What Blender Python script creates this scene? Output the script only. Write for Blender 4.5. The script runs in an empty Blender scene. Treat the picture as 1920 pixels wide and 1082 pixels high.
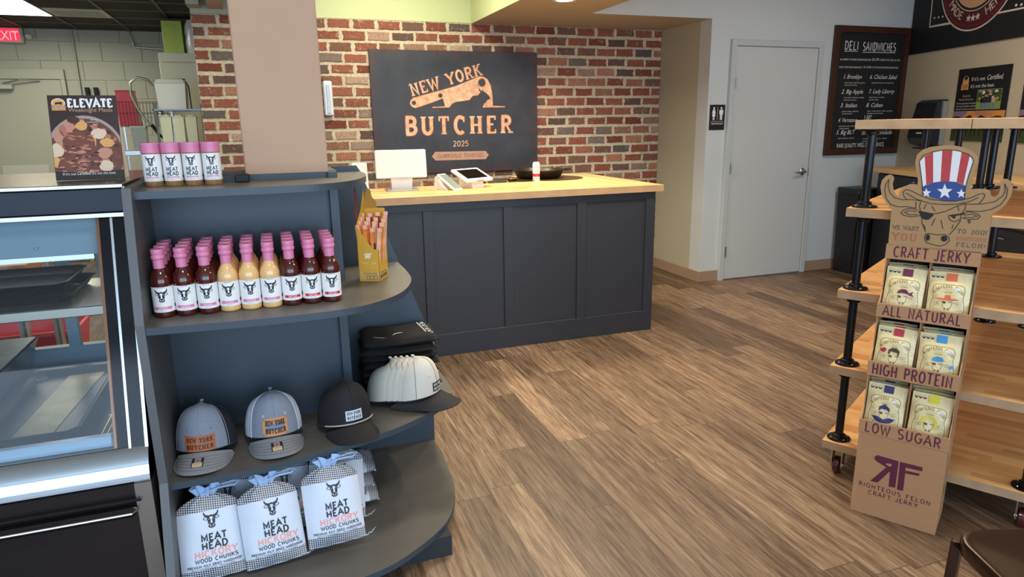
import bpy, math, random
import numpy as np
from mathutils import Vector, Matrix

SC = bpy.context.scene
COL = SC.collection
PI = math.pi
R = math.radians
rnd = random.Random(7)

# ---------------------------------------------------------------- camera
cam_d = bpy.data.cameras.new('camera')
cam = bpy.data.objects.new('camera', cam_d)
COL.objects.link(cam)
SC.camera = cam
F_PX, PITCH, ROLL, YAW, CAM_H = 1262.4, .24098, .014112, .343718, 1.50
cam_d.sensor_fit = 'HORIZONTAL'
cam_d.sensor_width = 36.0
cam_d.lens = 36.0 * F_PX / 1920.0
cam_d.clip_start = .05
_fw = Vector((math.sin(YAW) * math.cos(PITCH), math.cos(YAW) * math.cos(PITCH), -math.sin(PITCH)))
_r = Vector((math.cos(YAW), -math.sin(YAW), 0))
_d = _fw.cross(_r)
_r2 = math.cos(ROLL) * _r + math.sin(ROLL) * _d
_d2 = -math.sin(ROLL) * _r + math.cos(ROLL) * _d
_m = Matrix((_r2, -_d2, -_fw)).transposed().to_4x4()
_m.translation = (0, 0, CAM_H)
cam.matrix_world = _m

# ---------------------------------------------------------------- world, daylight, exposure
SC.view_settings.view_transform = 'Standard'
SC.view_settings.look = 'None'
SC.view_settings.exposure = 0.0
SC.view_settings.gamma = 1.0
SC.view_settings.use_curve_mapping = False
SC.cycles.use_denoising = True
SC.cycles.max_bounces = 8
SC.cycles.diffuse_bounces = 5
SC.cycles.glossy_bounces = 4
SC.cycles.transmission_bounces = 6
SC.cycles.transparent_max_bounces = 12
SC.cycles.caustics_reflective = False
SC.cycles.caustics_refractive = False
SC.cycles.sample_clamp_indirect = 4.0
wd = bpy.data.worlds.new('world')
SC.world = wd
wd.use_nodes = True
_bg = wd.node_tree.nodes['Background']
_bg.inputs[0].default_value = (.62, .78, 1.0, 1)
_bg.inputs[1].default_value = 0.9


def area(name, loc, rot, sx, sy, power, color, spread=180, shape='RECTANGLE'):
    l = bpy.data.lights.new(name, 'AREA')
    l.shape = shape
    l.size = sx
    if shape in ('RECTANGLE', 'ELLIPSE'):
        l.size_y = sy
    l.energy = power
    l.color = color
    l.spread = R(spread)
    o = bpy.data.objects.new(name, l)
    o.location = loc
    o.rotation_euler = rot
    COL.objects.link(o)
    return o


# daylight through the shop front behind the camera
area('shopfront_daylight', (-.6, -2.9, 1.45), (R(90), 0, 0), 5.6, 2.5, 175, (.54, .75, 1.0))
area('shopfront_daylight', (3.9, -2.9, 1.45), (R(90), 0, 0), 3.2, 2.5, 150, (.66, .82, 1.0))

# ---------------------------------------------------------------- helpers


def srgb(h, a=1.0):
    if isinstance(h, str):
        h = h.lstrip('#')
        c = [int(h[i:i + 2], 16) / 255 for i in (0, 2, 4)]
    else:
        c = [x / 255 for x in h]
    return tuple((x / 12.92 if x <= .04045 else ((x + .055) / 1.055) ** 2.4) for x in c) + (a,)


class NT:
    def __init__(s, m):
        m.use_nodes = True
        s.t = m.node_tree
        s.n = s.t.nodes
        s.b = s.n['Principled BSDF']

    def add(s, kind, **kw):
        nd = s.n.new(kind)
        for k, v in kw.items():
            setattr(nd, k, v)
        return nd

    def link(s, a, b):
        s.t.links.new(a, b)

    def val(s, node, i, v):
        if hasattr(v, 'is_output'):
            s.link(v, node.inputs[i])
        else:
            node.inputs[i].default_value = v

    def math(s, op, a, b=0.0, c=None, clamp=False):
        nd = s.add('ShaderNodeMath', operation=op)
        nd.use_clamp = clamp
        s.val(nd, 0, a)
        s.val(nd, 1, b)
        if c is not None:
            s.val(nd, 2, c)
        return nd.outputs[0]

    def mix(s, f, a, b, mode='MIX'):
        nd = s.add('ShaderNodeMix', data_type='RGBA', blend_type=mode)
        s.val(nd, 0, f)
        s.val(nd, 6, a)
        s.val(nd, 7, b)
        return nd.outputs[2]

    def coord(s, kind='Object'):
        return s.add('ShaderNodeTexCoord').outputs[kind]

    def mapping(s, vec, scale=(1, 1, 1), loc=(0, 0, 0)):
        nd = s.add('ShaderNodeMapping')
        s.link(vec, nd.inputs[0])
        nd.inputs['Scale'].default_value = scale
        nd.inputs['Location'].default_value = loc
        return nd.outputs[0]

    def noise(s, vec, scale, detail=3, rough=.55):
        nd = s.add('ShaderNodeTexNoise')
        s.link(vec, nd.inputs['Vector'])
        nd.inputs['Scale'].default_value = scale
        nd.inputs['Detail'].default_value = detail
        nd.inputs['Roughness'].default_value = rough
        return nd.outputs[0]

    def ramp(s, f, stops):
        nd = s.add('ShaderNodeValToRGB')
        s.link(f, nd.inputs[0])
        e = nd.color_ramp.elements
        while len(e) < len(stops):
            e.new(.5)
        for k, (p, c) in enumerate(stops):
            e[k].position = p
            e[k].color = c if len(c) == 4 else tuple(c) + (1,)
        return nd.outputs[0]

    def bump(s, h, strength=.3, dist=.002):
        nd = s.add('ShaderNodeBump')
        nd.inputs['Strength'].default_value = strength
        nd.inputs['Distance'].default_value = dist
        s.link(h, nd.inputs['Height'])
        s.link(nd.outputs[0], s.b.inputs['Normal'])


MATS = {}


def mat(name, col, rough=.5, metal=0.0, var=0.0, vscale=8.0, spec=.5, coat=0.0, emit=None, estr=0, trans=0, alpha=1, bump=0, bscale=200, ior=None, stretch=(1, 1, 1)):
    if name in MATS:
        return MATS[name]
    m = bpy.data.materials.new(name)
    t = NT(m)
    b = t.b
    c = srgb(col)
    b.inputs['Base Color'].default_value = c
    b.inputs['Roughness'].default_value = rough
    b.inputs['Metallic'].default_value = metal
    b.inputs['Specular IOR Level'].default_value = spec
    b.inputs['Coat Weight'].default_value = coat
    b.inputs['Coat Roughness'].default_value = .08
    b.inputs['Transmission Weight'].default_value = trans
    b.inputs['Alpha'].default_value = alpha
    if ior:
        b.inputs['IOR'].default_value = ior
    if emit:
        b.inputs['Emission Color'].default_value = srgb(emit)
        b.inputs['Emission Strength'].default_value = estr
    if var or bump:
        co = t.mapping(t.coord(), stretch)
        if var:
            nz = t.noise(co, vscale, 4)
            dk = tuple(x * (1 - var) for x in c[:3])
            lt = tuple(min(1, x * (1 + var)) for x in c[:3])
            t.link(t.ramp(nz, [(.3, dk), (.7, lt)]), b.inputs['Base Color'])
        if bump:
            t.bump(t.noise(co, bscale, 2), bump, .001)
    MATS[name] = m
    return m


class MB:
    """collects geometry, then links it as one mesh object"""

    def __init__(s):
        s.v, s.f, s.mi = [], [], []
        s.M = Matrix()

    def add(s, vs, fs, mi=0):
        o = len(s.v)
        s.v += [tuple(s.M @ Vector(p)) for p in vs]
        s.f += [tuple(i + o for i in q) for q in fs]
        s.mi += [mi] * len(fs)
        return s

    def box(s, a, b, mi=0, bev=0.0):
        x0, y0, z0 = (min(a[i], b[i]) for i in range(3))
        x1, y1, z1 = (max(a[i], b[i]) for i in range(3))
        if bev <= 0:
            vs = [(x0, y0, z0), (x1, y0, z0), (x1, y1, z0), (x0, y1, z0), (x0, y0, z1), (x1, y0, z1), (x1, y1, z1), (x0, y1, z1)]
            return s.add(vs, [(3, 2, 1, 0), (4, 5, 6, 7), (0, 1, 5, 4), (1, 2, 6, 5), (2, 3, 7, 6), (3, 0, 4, 7)], mi)
        e = min(bev, (x1 - x0) * .49, (y1 - y0) * .49, (z1 - z0) * .49)
        rings = []
        for (z, i) in ((z0, e), (z0 + e, 0), (z1 - e, 0), (z1, e)):
            X0, X1, Y0, Y1 = x0 + i, x1 - i, y0 + i, y1 - i
            k = e * .999 if i == 0 else e * .3
            rings.append([(X0 + k, Y0, z), (X1 - k, Y0, z), (X1, Y0 + k, z), (X1, Y1 - k, z), (X1 - k, Y1, z), (X0 + k, Y1, z), (X0, Y1 - k, z), (X0, Y0 + k, z)])
        return s.rings(rings, mi)

    def rings(s, rings, mi=0, cap=True, closed=True):
        n = len(rings[0])
        vs = [p for r in rings for p in r]
        fs = []
        for k in range(len(rings) - 1):
            for i in range(n if closed else n - 1):
                j = (i + 1) % n
                fs.append((k * n + i, k * n + j, (k + 1) * n + j, (k + 1) * n + i))
        if cap and closed:
            fs.append(tuple(range(n - 1, -1, -1)))
            fs.append(tuple((len(rings) - 1) * n + i for i in range(n)))
        return s.add(vs, fs, mi)

    def lathe(s, prof, n=24, c=(0, 0), mi=0, cap=True, sx=1, sy=1):
        rings = [[(c[0] + r * sx * math.cos(2 * PI * i / n), c[1] + r * sy * math.sin(2 * PI * i / n), z) for i in range(n)] for r, z in prof]
        return s.rings(rings, mi, cap)

    def tube(s, pts, r, n=10, mi=0, closed=False):
        pts = [Vector(p) for p in pts]
        rs = r if isinstance(r, (list, tuple)) else [r] * len(pts)
        rings = []
        up = None
        N = len(pts)
        for i, p in enumerate(pts):
            if closed:
                t = pts[(i + 1) % N] - pts[(i - 1) % N]
            else:
                t = pts[min(i + 1, N - 1)] - pts[max(i - 1, 0)]
            t.normalize()
            if up is None:
                up = Vector((0, 0, 1)) if abs(t.z) < .9 else Vector((1, 0, 0))
            a = t.cross(up)
            if a.length < 1e-6:
                a = t.orthogonal()
            a.normalize()
            b = a.cross(t)
            up = b
            rings.append([tuple(p + rs[i] * (math.cos(2 * PI * k / n) * a + math.sin(2 * PI * k / n) * b)) for k in range(n)])
        if closed:
            rings.append(rings[0])
        return s.rings(rings, mi, not closed)

    def prism(s, pts, z0, z1, mi=0, axis='z', side_mi=None):
        """polygon pts (2D) extruded along axis; axis y: pts are (x,z); axis x: pts are (y,z)"""
        def P(p, h):
            return {'z': (p[0], p[1], h), 'y': (p[0], h, p[1]), 'x': (h, p[0], p[1])}[axis]
        n = len(pts)
        vs = [P(p, z0) for p in pts] + [P(p, z1) for p in pts]
        s.add(vs, [tuple(range(n - 1, -1, -1)), tuple(range(n, 2 * n))], mi)
        s.add(vs, [(i, (i + 1) % n, n + (i + 1) % n, n + i) for i in range(n)], mi if side_mi is None else side_mi)
        return s

    def plate(s, pts, d0, d1, frame, mi=0):
        """polygon in the frame (origin,u,v,n), extruded d0..d1 along n"""
        o, u, v, nn = (Vector(a) for a in frame)
        n = len(pts)
        vs = [tuple(o + u * p[0] + v * p[1] + nn * d0) for p in pts] + [tuple(o + u * p[0] + v * p[1] + nn * d1) for p in pts]
        fs = [tuple(range(n - 1, -1, -1)), tuple(range(n, 2 * n))] + [(i, (i + 1) % n, n + (i + 1) % n, n + i) for i in range(n)]
        return s.add(vs, fs, mi)

    def grid(s, fn, nu, nv, mi=0, thick=None, close_u=False):
        vs = [fn(i / nu, j / nv) for j in range(nv + 1) for i in range(nu + 1)]
        fs = [(j * (nu + 1) + i, j * (nu + 1) + i + 1, (j + 1) * (nu + 1) + i + 1, (j + 1) * (nu + 1) + i) for j in range(nv) for i in range(nu)]
        return s.add(vs, fs, mi)

    def build(s, name, mats, parent=None, smooth=None, loc=None):
        me = bpy.data.meshes.new(name)
        me.from_pydata(s.v, [], s.f)
        if not isinstance(mats, (list, tuple)):
            mats = [mats]
        for m in mats:
            me.materials.append(m)
        me.polygons.foreach_set('material_index', s.mi)
        me.validate()
        me.update()
        if smooth:
            me.shade_smooth()
            try:
                me.set_sharp_from_angle(angle=R(smooth))
            except Exception:
                pass
        o = bpy.data.objects.new(name, me)
        COL.objects.link(o)
        if parent is not None:
            o.parent = parent
        if loc:
            o.location = loc
        return o


def tag(o, label=None, cat=None, group=None, kind=None):
    if label:
        o['label'] = label
    if cat:
        o['category'] = cat
    if group:
        o['group'] = group
    if kind:
        o['kind'] = kind
    return o


def thing(name, label, cat, loc=(0, 0, 0), rz=0.0, group=None):
    o = bpy.data.objects.new(name, None)
    o.empty_display_size = .05
    o.location = loc
    o.rotation_euler = (0, 0, rz)
    COL.objects.link(o)
    return tag(o, label, cat, group)


def copy_tree(o, loc=None, rz=None, label=None, group=None, parent=None):
    c = o.copy()
    COL.objects.link(c)
    if parent is not None:
        c.parent = parent
    if loc is not None:
        c.location = loc
    if rz is not None:
        c.rotation_euler = (0, 0, rz)
    if label:
        c['label'] = label
    if group:
        c['group'] = group
    for ch in list(o.children):
        copy_tree(ch, parent=c)
    return c


def struct(name, mb, m, smooth=None):
    return tag(mb.build(name, m, smooth=smooth), kind='structure')


def hom(src, dst):
    """projective map taking four traced corner points to four real points on a flat panel"""
    A, b = [], []
    for (x, y), (u, v) in zip(src, dst):
        A.append([x, y, 1, 0, 0, 0, -u * x, -u * y]); b.append(u)
        A.append([0, 0, 0, x, y, 1, -v * x, -v * y]); b.append(v)
    h = np.linalg.solve(np.array(A, float), np.array(b, float))

    def fn(x, y):
        w = h[6] * x + h[7] * y + 1
        return ((h[0] * x + h[1] * y + h[2]) / w, (h[3] * x + h[4] * y + h[5]) / w)
    return fn


# ---- flat printing and lettering --------------------------------------------------
def arc(cx, cy, rx, ry, a0, a1, n=8):
    return [(cx + rx * math.cos(R(a0 + (a1 - a0) * i / n)), cy + ry * math.sin(R(a0 + (a1 - a0) * i / n))) for i in range(n + 1)]


GL = {
    'A': (.74, [[(0, 0), (.37, 1), (.74, 0)], [(.14, .36), (.6, .36)]]),
    'B': (.62, [[(.1, 0), (.1, 1)], [(0, 1)] + arc(.36, .76, .22, .24, 90, -90) + [(.1, .52)], [(.1, .52)] + arc(.36, .26, .26, .26, 90, -90) + [(0, 0)]]),
    'C': (.66, [arc(.36, .5, .32, .5, 50, 310, 14)]),
    'D': (.66, [[(.1, 0), (.1, 1)], [(0, 1)] + arc(.26, .5, .38, .5, 90, -90, 10) + [(0, 0)]]),
    'E': (.58, [[(.1, 0), (.1, 1)], [(0, 1), (.54, 1)], [(.1, .52), (.42, .52)], [(0, 0), (.56, 0)]]),
    'F': (.56, [[(.1, 0), (.1, 1)], [(0, 1), (.54, 1)], [(.1, .52), (.42, .52)]]),
    'G': (.7, [arc(.36, .5, .32, .5, 50, 360, 14) + [(.42, .46)]]),
    'H': (.7, [[(.1, 0), (.1, 1)], [(.6, 0), (.6, 1)], [(.1, .5), (.6, .5)]]),
    'I': (.2, [[(.1, 0), (.1, 1)]]),
    'J': (.46, [[(.36, 1), (.36, .22)] + arc(.16, .22, .2, .24, 0, -160, 8)]),
    'K': (.68, [[(.1, 0), (.1, 1)], [(.1, .42), (.58, 1)], [(.26, .6), (.62, 0)]]),
    'L': (.54, [[(.1, 0), (.1, 1)], [(0, 0), (.52, 0)]]),
    'M': (.86, [[(.1, 0), (.1, 1), (.43, .25), (.76, 1), (.76, 0)]]),
    'N': (.7, [[(.1, 0), (.1, 1), (.6, 0), (.6, 1)]]),
    'O': (.7, [arc(.35, .5, .3, .5, 90, 450, 18)]),
    'P': (.6, [[(.1, 0), (.1, 1)], [(0, 1)] + arc(.34, .74, .22, .26, 90, -90) + [(.1, .48)]]),
    'Q': (.7, [arc(.35, .5, .3, .5, 90, 450, 18), [(.4, .25), (.66, -.05)]]),
    'R': (.66, [[(.1, 0), (.1, 1)], [(0, 1)] + arc(.34, .75, .22, .25, 90, -90) + [(.1, .5)], [(.3, .5), (.62, 0)]]),
    'S': (.6, [arc(.3, .75, .24, .25, 40, 270, 9) + arc(.3, .25, .26, .25, 90, -140, 9)]),
    'T': (.62, [[(.31, 0), (.31, 1)], [(0, 1), (.62, 1)]]),
    'U': (.7, [[(.1, 1), (.1, .3)] + arc(.35, .3, .25, .3, 180, 360, 8) + [(.6, .3), (.6, 1)]]),
    'V': (.7, [[(0, 1), (.35, 0), (.7, 1)]]),
    'W': (.94, [[(0, 1), (.24, 0), (.47, .85), (.7, 0), (.94, 1)]]),
    'Y': (.68, [[(0, 1), (.34, .48), (.68, 1)], [(.34, .48), (.34, 0)]]),
    'Z': (.6, [[(.04, 1), (.56, 1), (.04, 0), (.56, 0)]]),
    '0': (.6, [arc(.3, .5, .25, .5, 90, 450, 16)]),
    '2': (.56, [arc(.27, .74, .23, .26, 170, -30, 9) + [(.04, 0), (.54, 0)]]),
    '5': (.56, [[(.5, 1), (.1, 1), (.08, .56)] + arc(.27, .32, .25, .32, 120, -150, 10)]),
    '!': (.2, [[(.1, 1), (.1, .3)], [(.1, .1), (.1, 0)]]),
    ' ': (.4, []),
}
SERIF = {'N': [(.1, 0), (.1, 1), (.6, 1)], 'H': [(.1, 0), (.1, 1), (.6, 0), (.6, 1)], 'K': [(.1, 0), (.1, 1), (.58, 1), (.62, 0)], 'R': [(.1, 0), (.62, 0)], 'P': [(.1, 0)],
         'Y': [(0, 1), (.68, 1), (.34, 0)], 'W': [(0, 1), (.94, 1), (.47, .85)], 'U': [(.1, 1), (.6, 1)], 'T': [(.31, 0)], 'A': [(0, 0), (.74, 0)], 'I': [(.1, 0), (.1, 1)],
         'M': [(.1, 0), (.1, 1), (.76, 0), (.76, 1)], 'F': [(.1, 0)], 'J': [(.36, 1)], 'V': [(0, 1), (.7, 1)]}
_tx = {}


def btext(s, shear=0.0):
    """built-in lettering as flat triangles, cap height about 1"""
    k = (s, shear)
    if k not in _tx:
        cu = bpy.data.curves.new('t', 'FONT')
        cu.body = s
        cu.resolution_u = 2
        cu.shear = shear
        cu.size = 1.37
        ob = bpy.data.objects.new('t', cu)
        me = ob.to_mesh()
        vs = [(v.co.x, v.co.y) for v in me.vertices]
        fs = [tuple(p.vertices) for p in me.polygons]
        ob.to_mesh_clear()
        bpy.data.objects.remove(ob)
        bpy.data.curves.remove(cu)
        w = max([v[0] for v in vs] + [0])
        _tx[k] = (vs, fs, w)
    return _tx[k]


class Art:
    """flat printed shapes in 2D, later laid on a surface; polys = (pts, faces, material, layer)"""

    def __init__(s):
        s.items = []

    def poly(s, pts, mi=0, ly=1):
        s.items.append((list(pts), [tuple(range(len(pts)))], mi, ly))
        return s

    def rect(s, x0, y0, x1, y1, mi=0, ly=1):
        return s.poly([(x0, y0), (x1, y0), (x1, y1), (x0, y1)], mi, ly)

    def ell(s, cx, cy, rx, ry, mi=0, ly=1, n=20, a0=0, a1=360):
        return s.poly([(cx + rx * math.cos(R(a0) + R(a1 - a0) * i / n), cy + ry * math.sin(R(a0) + R(a1 - a0) * i / n)) for i in range(n + (a1 - a0 < 359))], mi, ly)

    def stroke(s, pts, w, mi=0, ly=1):
        P = [Vector(p[:2]).to_2d() for p in pts]
        n = len(P)
        ws = w if isinstance(w, (list, tuple)) else [w] * n
        L, Q = [], []
        closed = (P[0] - P[-1]).length < 1e-6
        for i in range(n):
            if closed:
                a, b = P[(i - 1) % (n - 1)], P[(i + 1) % (n - 1)]
            else:
                a, b = P[max(i - 1, 0)], P[min(i + 1, n - 1)]
            d1 = (P[i] - a)
            d2 = (b - P[i])
            if d1.length < 1e-9: d1 = d2
            if d2.length < 1e-9: d2 = d1
            d1.normalize(); d2.normalize()
            t = d1 + d2
            if t.length < 1e-6: t = d1
            t.normalize()
            nn = Vector((-t.y, t.x))
            k = 1 / max(.45, abs(t.dot(d1)))
            L.append(P[i] + nn * ws[i] * .5 * k)
            Q.append(P[i] - nn * ws[i] * .5 * k)
        pts2 = [tuple(p) for p in L] + [tuple(p) for p in Q]
        s.items.append((pts2, [(i, n + i, n + i + 1, i + 1) for i in range(n - 1)], mi, ly))
        return s

    def star(s, cx, cy, r, mi=0, ly=1, rot=90):
        return s.poly([(cx + (r if i % 2 == 0 else r * .42) * math.cos(R(rot + 36 * i)), cy + (r if i % 2 == 0 else r * .42) * math.sin(R(rot + 36 * i))) for i in range(10)], mi, ly)

    def text(s, t, x, y, h, mi=0, ly=1, al='l', width=None, shear=0.0, rot=0.0, fn=None):
        vs, fs, w = btext(t, shear)
        sx = h if width is None else width / max(w, 1e-6)
        W = w * sx
        ox = {'l': 0, 'c': -W / 2, 'r': -W}[al]
        ca, sa = math.cos(rot), math.sin(rot)
        out = []
        for (a, b) in vs:
            a, b = a * sx + ox, b * h
            if fn:
                out.append(fn(a, b))
            else:
                out.append((x + a * ca - b * sa, y + a * sa + b * ca))
        s.items.append((out, fs, mi, ly))
        return s

    def letters(s, t, x, y, h, mi=0, ly=1, al='l', width=None, wt=.13, gap=.16, serif=False, rot=0.0, sc=(1, 1), fn=None, wv=None):
        """drawn lettering from strokes, capitals; width fits the whole line"""
        tot = sum(GL[c][0] + gap for c in t) - gap
        sx = h if width is None else width / tot
        W = tot * sx
        cx = {'l': 0, 'c': -W / 2, 'r': -W}[al]
        ca, sa = math.cos(rot), math.sin(rot)

        def T(a, b):
            if fn:
                return fn(a, b)
            return (x + a * ca - b * sa, y + a * sa + b * ca)
        for c in t:
            gw, st = GL[c]
            for pl in st:
                # strokes built in real units so weight stays even
                tmp = Art()
                vert = len(pl) == 2 and abs(pl[0][0] - pl[1][0]) < 1e-6
                ww = (wv if (wv and (vert or len(pl) > 2)) else wt) * h
                tmp.stroke([(cx + p[0] * sx, p[1] * h) for p in pl], ww)
                v2, f2, _, _ = tmp.items[0]
                s.items.append(([T(*p) for p in v2], f2, mi, ly))
            if serif:
                for (px, py) in SERIF.get(c, []):
                    if 0 < py < 1:
                        continue
                    k = .17 * h
                    th = .1 * h
                    yy = py * h
                    s.items.append(([T(cx + px * sx - k, yy - th * .5), T(cx + px * sx + k, yy - th * .5), T(cx + px * sx + k, yy + th * .5), T(cx + px * sx - k, yy + th * .5)], [(0, 1, 2, 3)], mi, ly))
                if c in 'ECFTLS':
                    for (px, py, dy) in {'E': [(.54, 1, -.2), (.56, 0, .22)], 'F': [(.54, 1, -.2)], 'T': [(0.02, 1, -.24), (.6, 1, -.24)], 'L': [(.5, 0, .22)], 'C': [(.6, .98, -.3)], 'S': [(.52, 1, -.26)]}[c]:
                        s.items.append(([T(cx + px * sx - .05 * h, (py) * h + (.05 * h if py > .5 else -.05 * h)), T(cx + px * sx + .05 * h, (py) * h + (.05 * h if py > .5 else -.05 * h)), T(cx + px * sx + .05 * h, (py + dy) * h), T(cx + px * sx - .05 * h, (py + dy) * h)], [(0, 1, 2, 3)], mi, ly))
            cx += (gw + gap) * sx
        return s

    def into(s, other, fn):
        for pts, fs, mi, ly in s.items:
            other.items.append(([fn(*p) for p in pts], fs, mi, ly))

    def lay(s, mb, fn, step=.0004, cut=None, mi0=0):
        """fn(x, y, lift) -> 3D; cut = list of x positions where faces are split (for curved surfaces)"""
        for q_, (pts, fs, mi, ly) in enumerate(s.items):
            ly = ly + (q_ % 9) * .00001 / step
            if cut:
                for f in fs:
                    poly = [pts[i] for i in f]
                    for piece in slice_poly(poly, cut):
                        mb.add([fn(a, b, ly * step) for a, b in piece], [tuple(range(len(piece)))], mi + mi0)
            else:
                mb.add([fn(a, b, ly * step) for a, b in pts], fs, mi + mi0)
        return mb


def slice_poly(poly, cuts):
    out = []
    xs = [-1e9] + list(cuts) + [1e9]
    mn, mx = min(p[0] for p in poly), max(p[0] for p in poly)
    for a, b in zip(xs[:-1], xs[1:]):
        if b <= mn or a >= mx:
            continue
        q = poly
        for lim, sg in ((a, 1), (b, -1)):
            r = []
            for i in range(len(q)):
                p0, p1 = q[i], q[(i + 1) % len(q)]
                d0, d1 = (p0[0] - lim) * sg, (p1[0] - lim) * sg
                if d0 >= 0:
                    r.append(p0)
                if (d0 > 0 > d1) or (d0 < 0 < d1):
                    t = d0 / (d0 - d1)
                    r.append((p0[0] + (p1[0] - p0[0]) * t, p0[1] + (p1[1] - p0[1]) * t))
            q = r
            if len(q) < 3:
                break
        if len(q) >= 3:
            out.append(q)
    return out


def flat(o, u, v, n):
    o, u, v, n = (Vector(a) for a in (o, u, v, n))
    return lambda a, b, d=0: tuple(o + u * a + v * b + n * d)


def bull(a, x, y, s, mi_b=0, mi_w=1, ly=2, mi_p=None):
    """the printed cow head: centre x,y, total width about 1.4*s"""
    for k in (-1, 1):
        X = lambda p: [(x + k * q[0] * s, y + q[1] * s) for q in p]
        a.poly(X([(.2, .6), (.5, .74), (.62, .98), (.66, 1.0), (.68, .78), (.56, .56), (.2, .46)]), mi_b, ly)
        a.stroke(X([(.22, .44), (.42, .5), (.66, .46), (.7, .34), (.5, .24), (.3, .3)]), .05 * s, mi_b, ly)
        a.poly(X([(0, .62), (.30, .62), (.42, .50), (.36, .34), (.33, .08), (.29, -.18), (0, -.12)]), mi_b, ly)
        a.poly(X([(0, .47), (.10, .50), (.15, .40), (.07, .22), (.075, .02), (.10, -.10), (0, -.12)]), mi_w, ly + 1)
        a.stroke(X([(.17, .26), (.28, .30)]), .03 * s, mi_w, ly + 1)
    a.poly([(x - .08 * s, y + .66 * s), (x + .08 * s, y + .66 * s), (x + .1 * s, y + .5 * s), (x, y + .44 * s), (x - .1 * s, y + .5 * s)], mi_b, ly)
    a.ell(x, y - .36 * s, .31 * s, .22 * s, mi_b, ly, 18)
    a.ell(x - .13 * s, y - .32 * s, .06 * s, .06 * s, mi_w, ly + 1, 8)
    a.ell(x + .13 * s, y - .32 * s, .06 * s, .06 * s, mi_w, ly + 1, 8)
    a.stroke(arc(x, y - .36 * s, .12 * s, .09 * s, 200, 340, 5), .035 * s, mi_w if mi_p is None else mi_p, ly + 1)

# ================================================================ MATERIALS
BLK = mat('black_print', '#151517', .6)
WHT = mat('white_print', '#f2f1ee', .55)
STEEL = mat('brushed_steel', '#c9cacb', .28, 1.0)
CHROME = mat('chrome', '#dfe3e8', .12, 1.0)
WALLP = mat('wall_paint_grey', '#ccd3d3', .75, var=.015, vscale=2)
CREAMP = mat('wall_paint_cream', '#c9bda2', .75, var=.02, vscale=2)
SAGE = mat('kitchen_paint', '#a9aa98', .6, var=.02, vscale=3)
COVE = mat('cove_paint', '#ccd6a6', .7)
SOFFP = mat('soffit_paint', '#b5aa96', .8)
NAVY = mat('slate_blue_paint', '#39444e', .42, var=.03, vscale=3)
NAVYC = mat('charcoal_blue_paint', '#2e3138', .45, var=.03, vscale=3)
TOPG = mat('grey_shelf_laminate', '#625d56', .38, var=.08, vscale=2.5, stretch=(.6, 6, 1))
WHITEPL = mat('white_plastic', '#ecebe8', .35)
KRAFT = mat('kraft_cardboard', '#b0835c', .8, var=.04, vscale=4, stretch=(1, 1, 12))
KRAFTE = mat('cardboard_edge', '#a9784f', .85)
MAROON = mat('maroon_print', '#5b1a34', .7)
DARKIN = mat('display_shadow_black', '#1b1714', .8)


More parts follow.
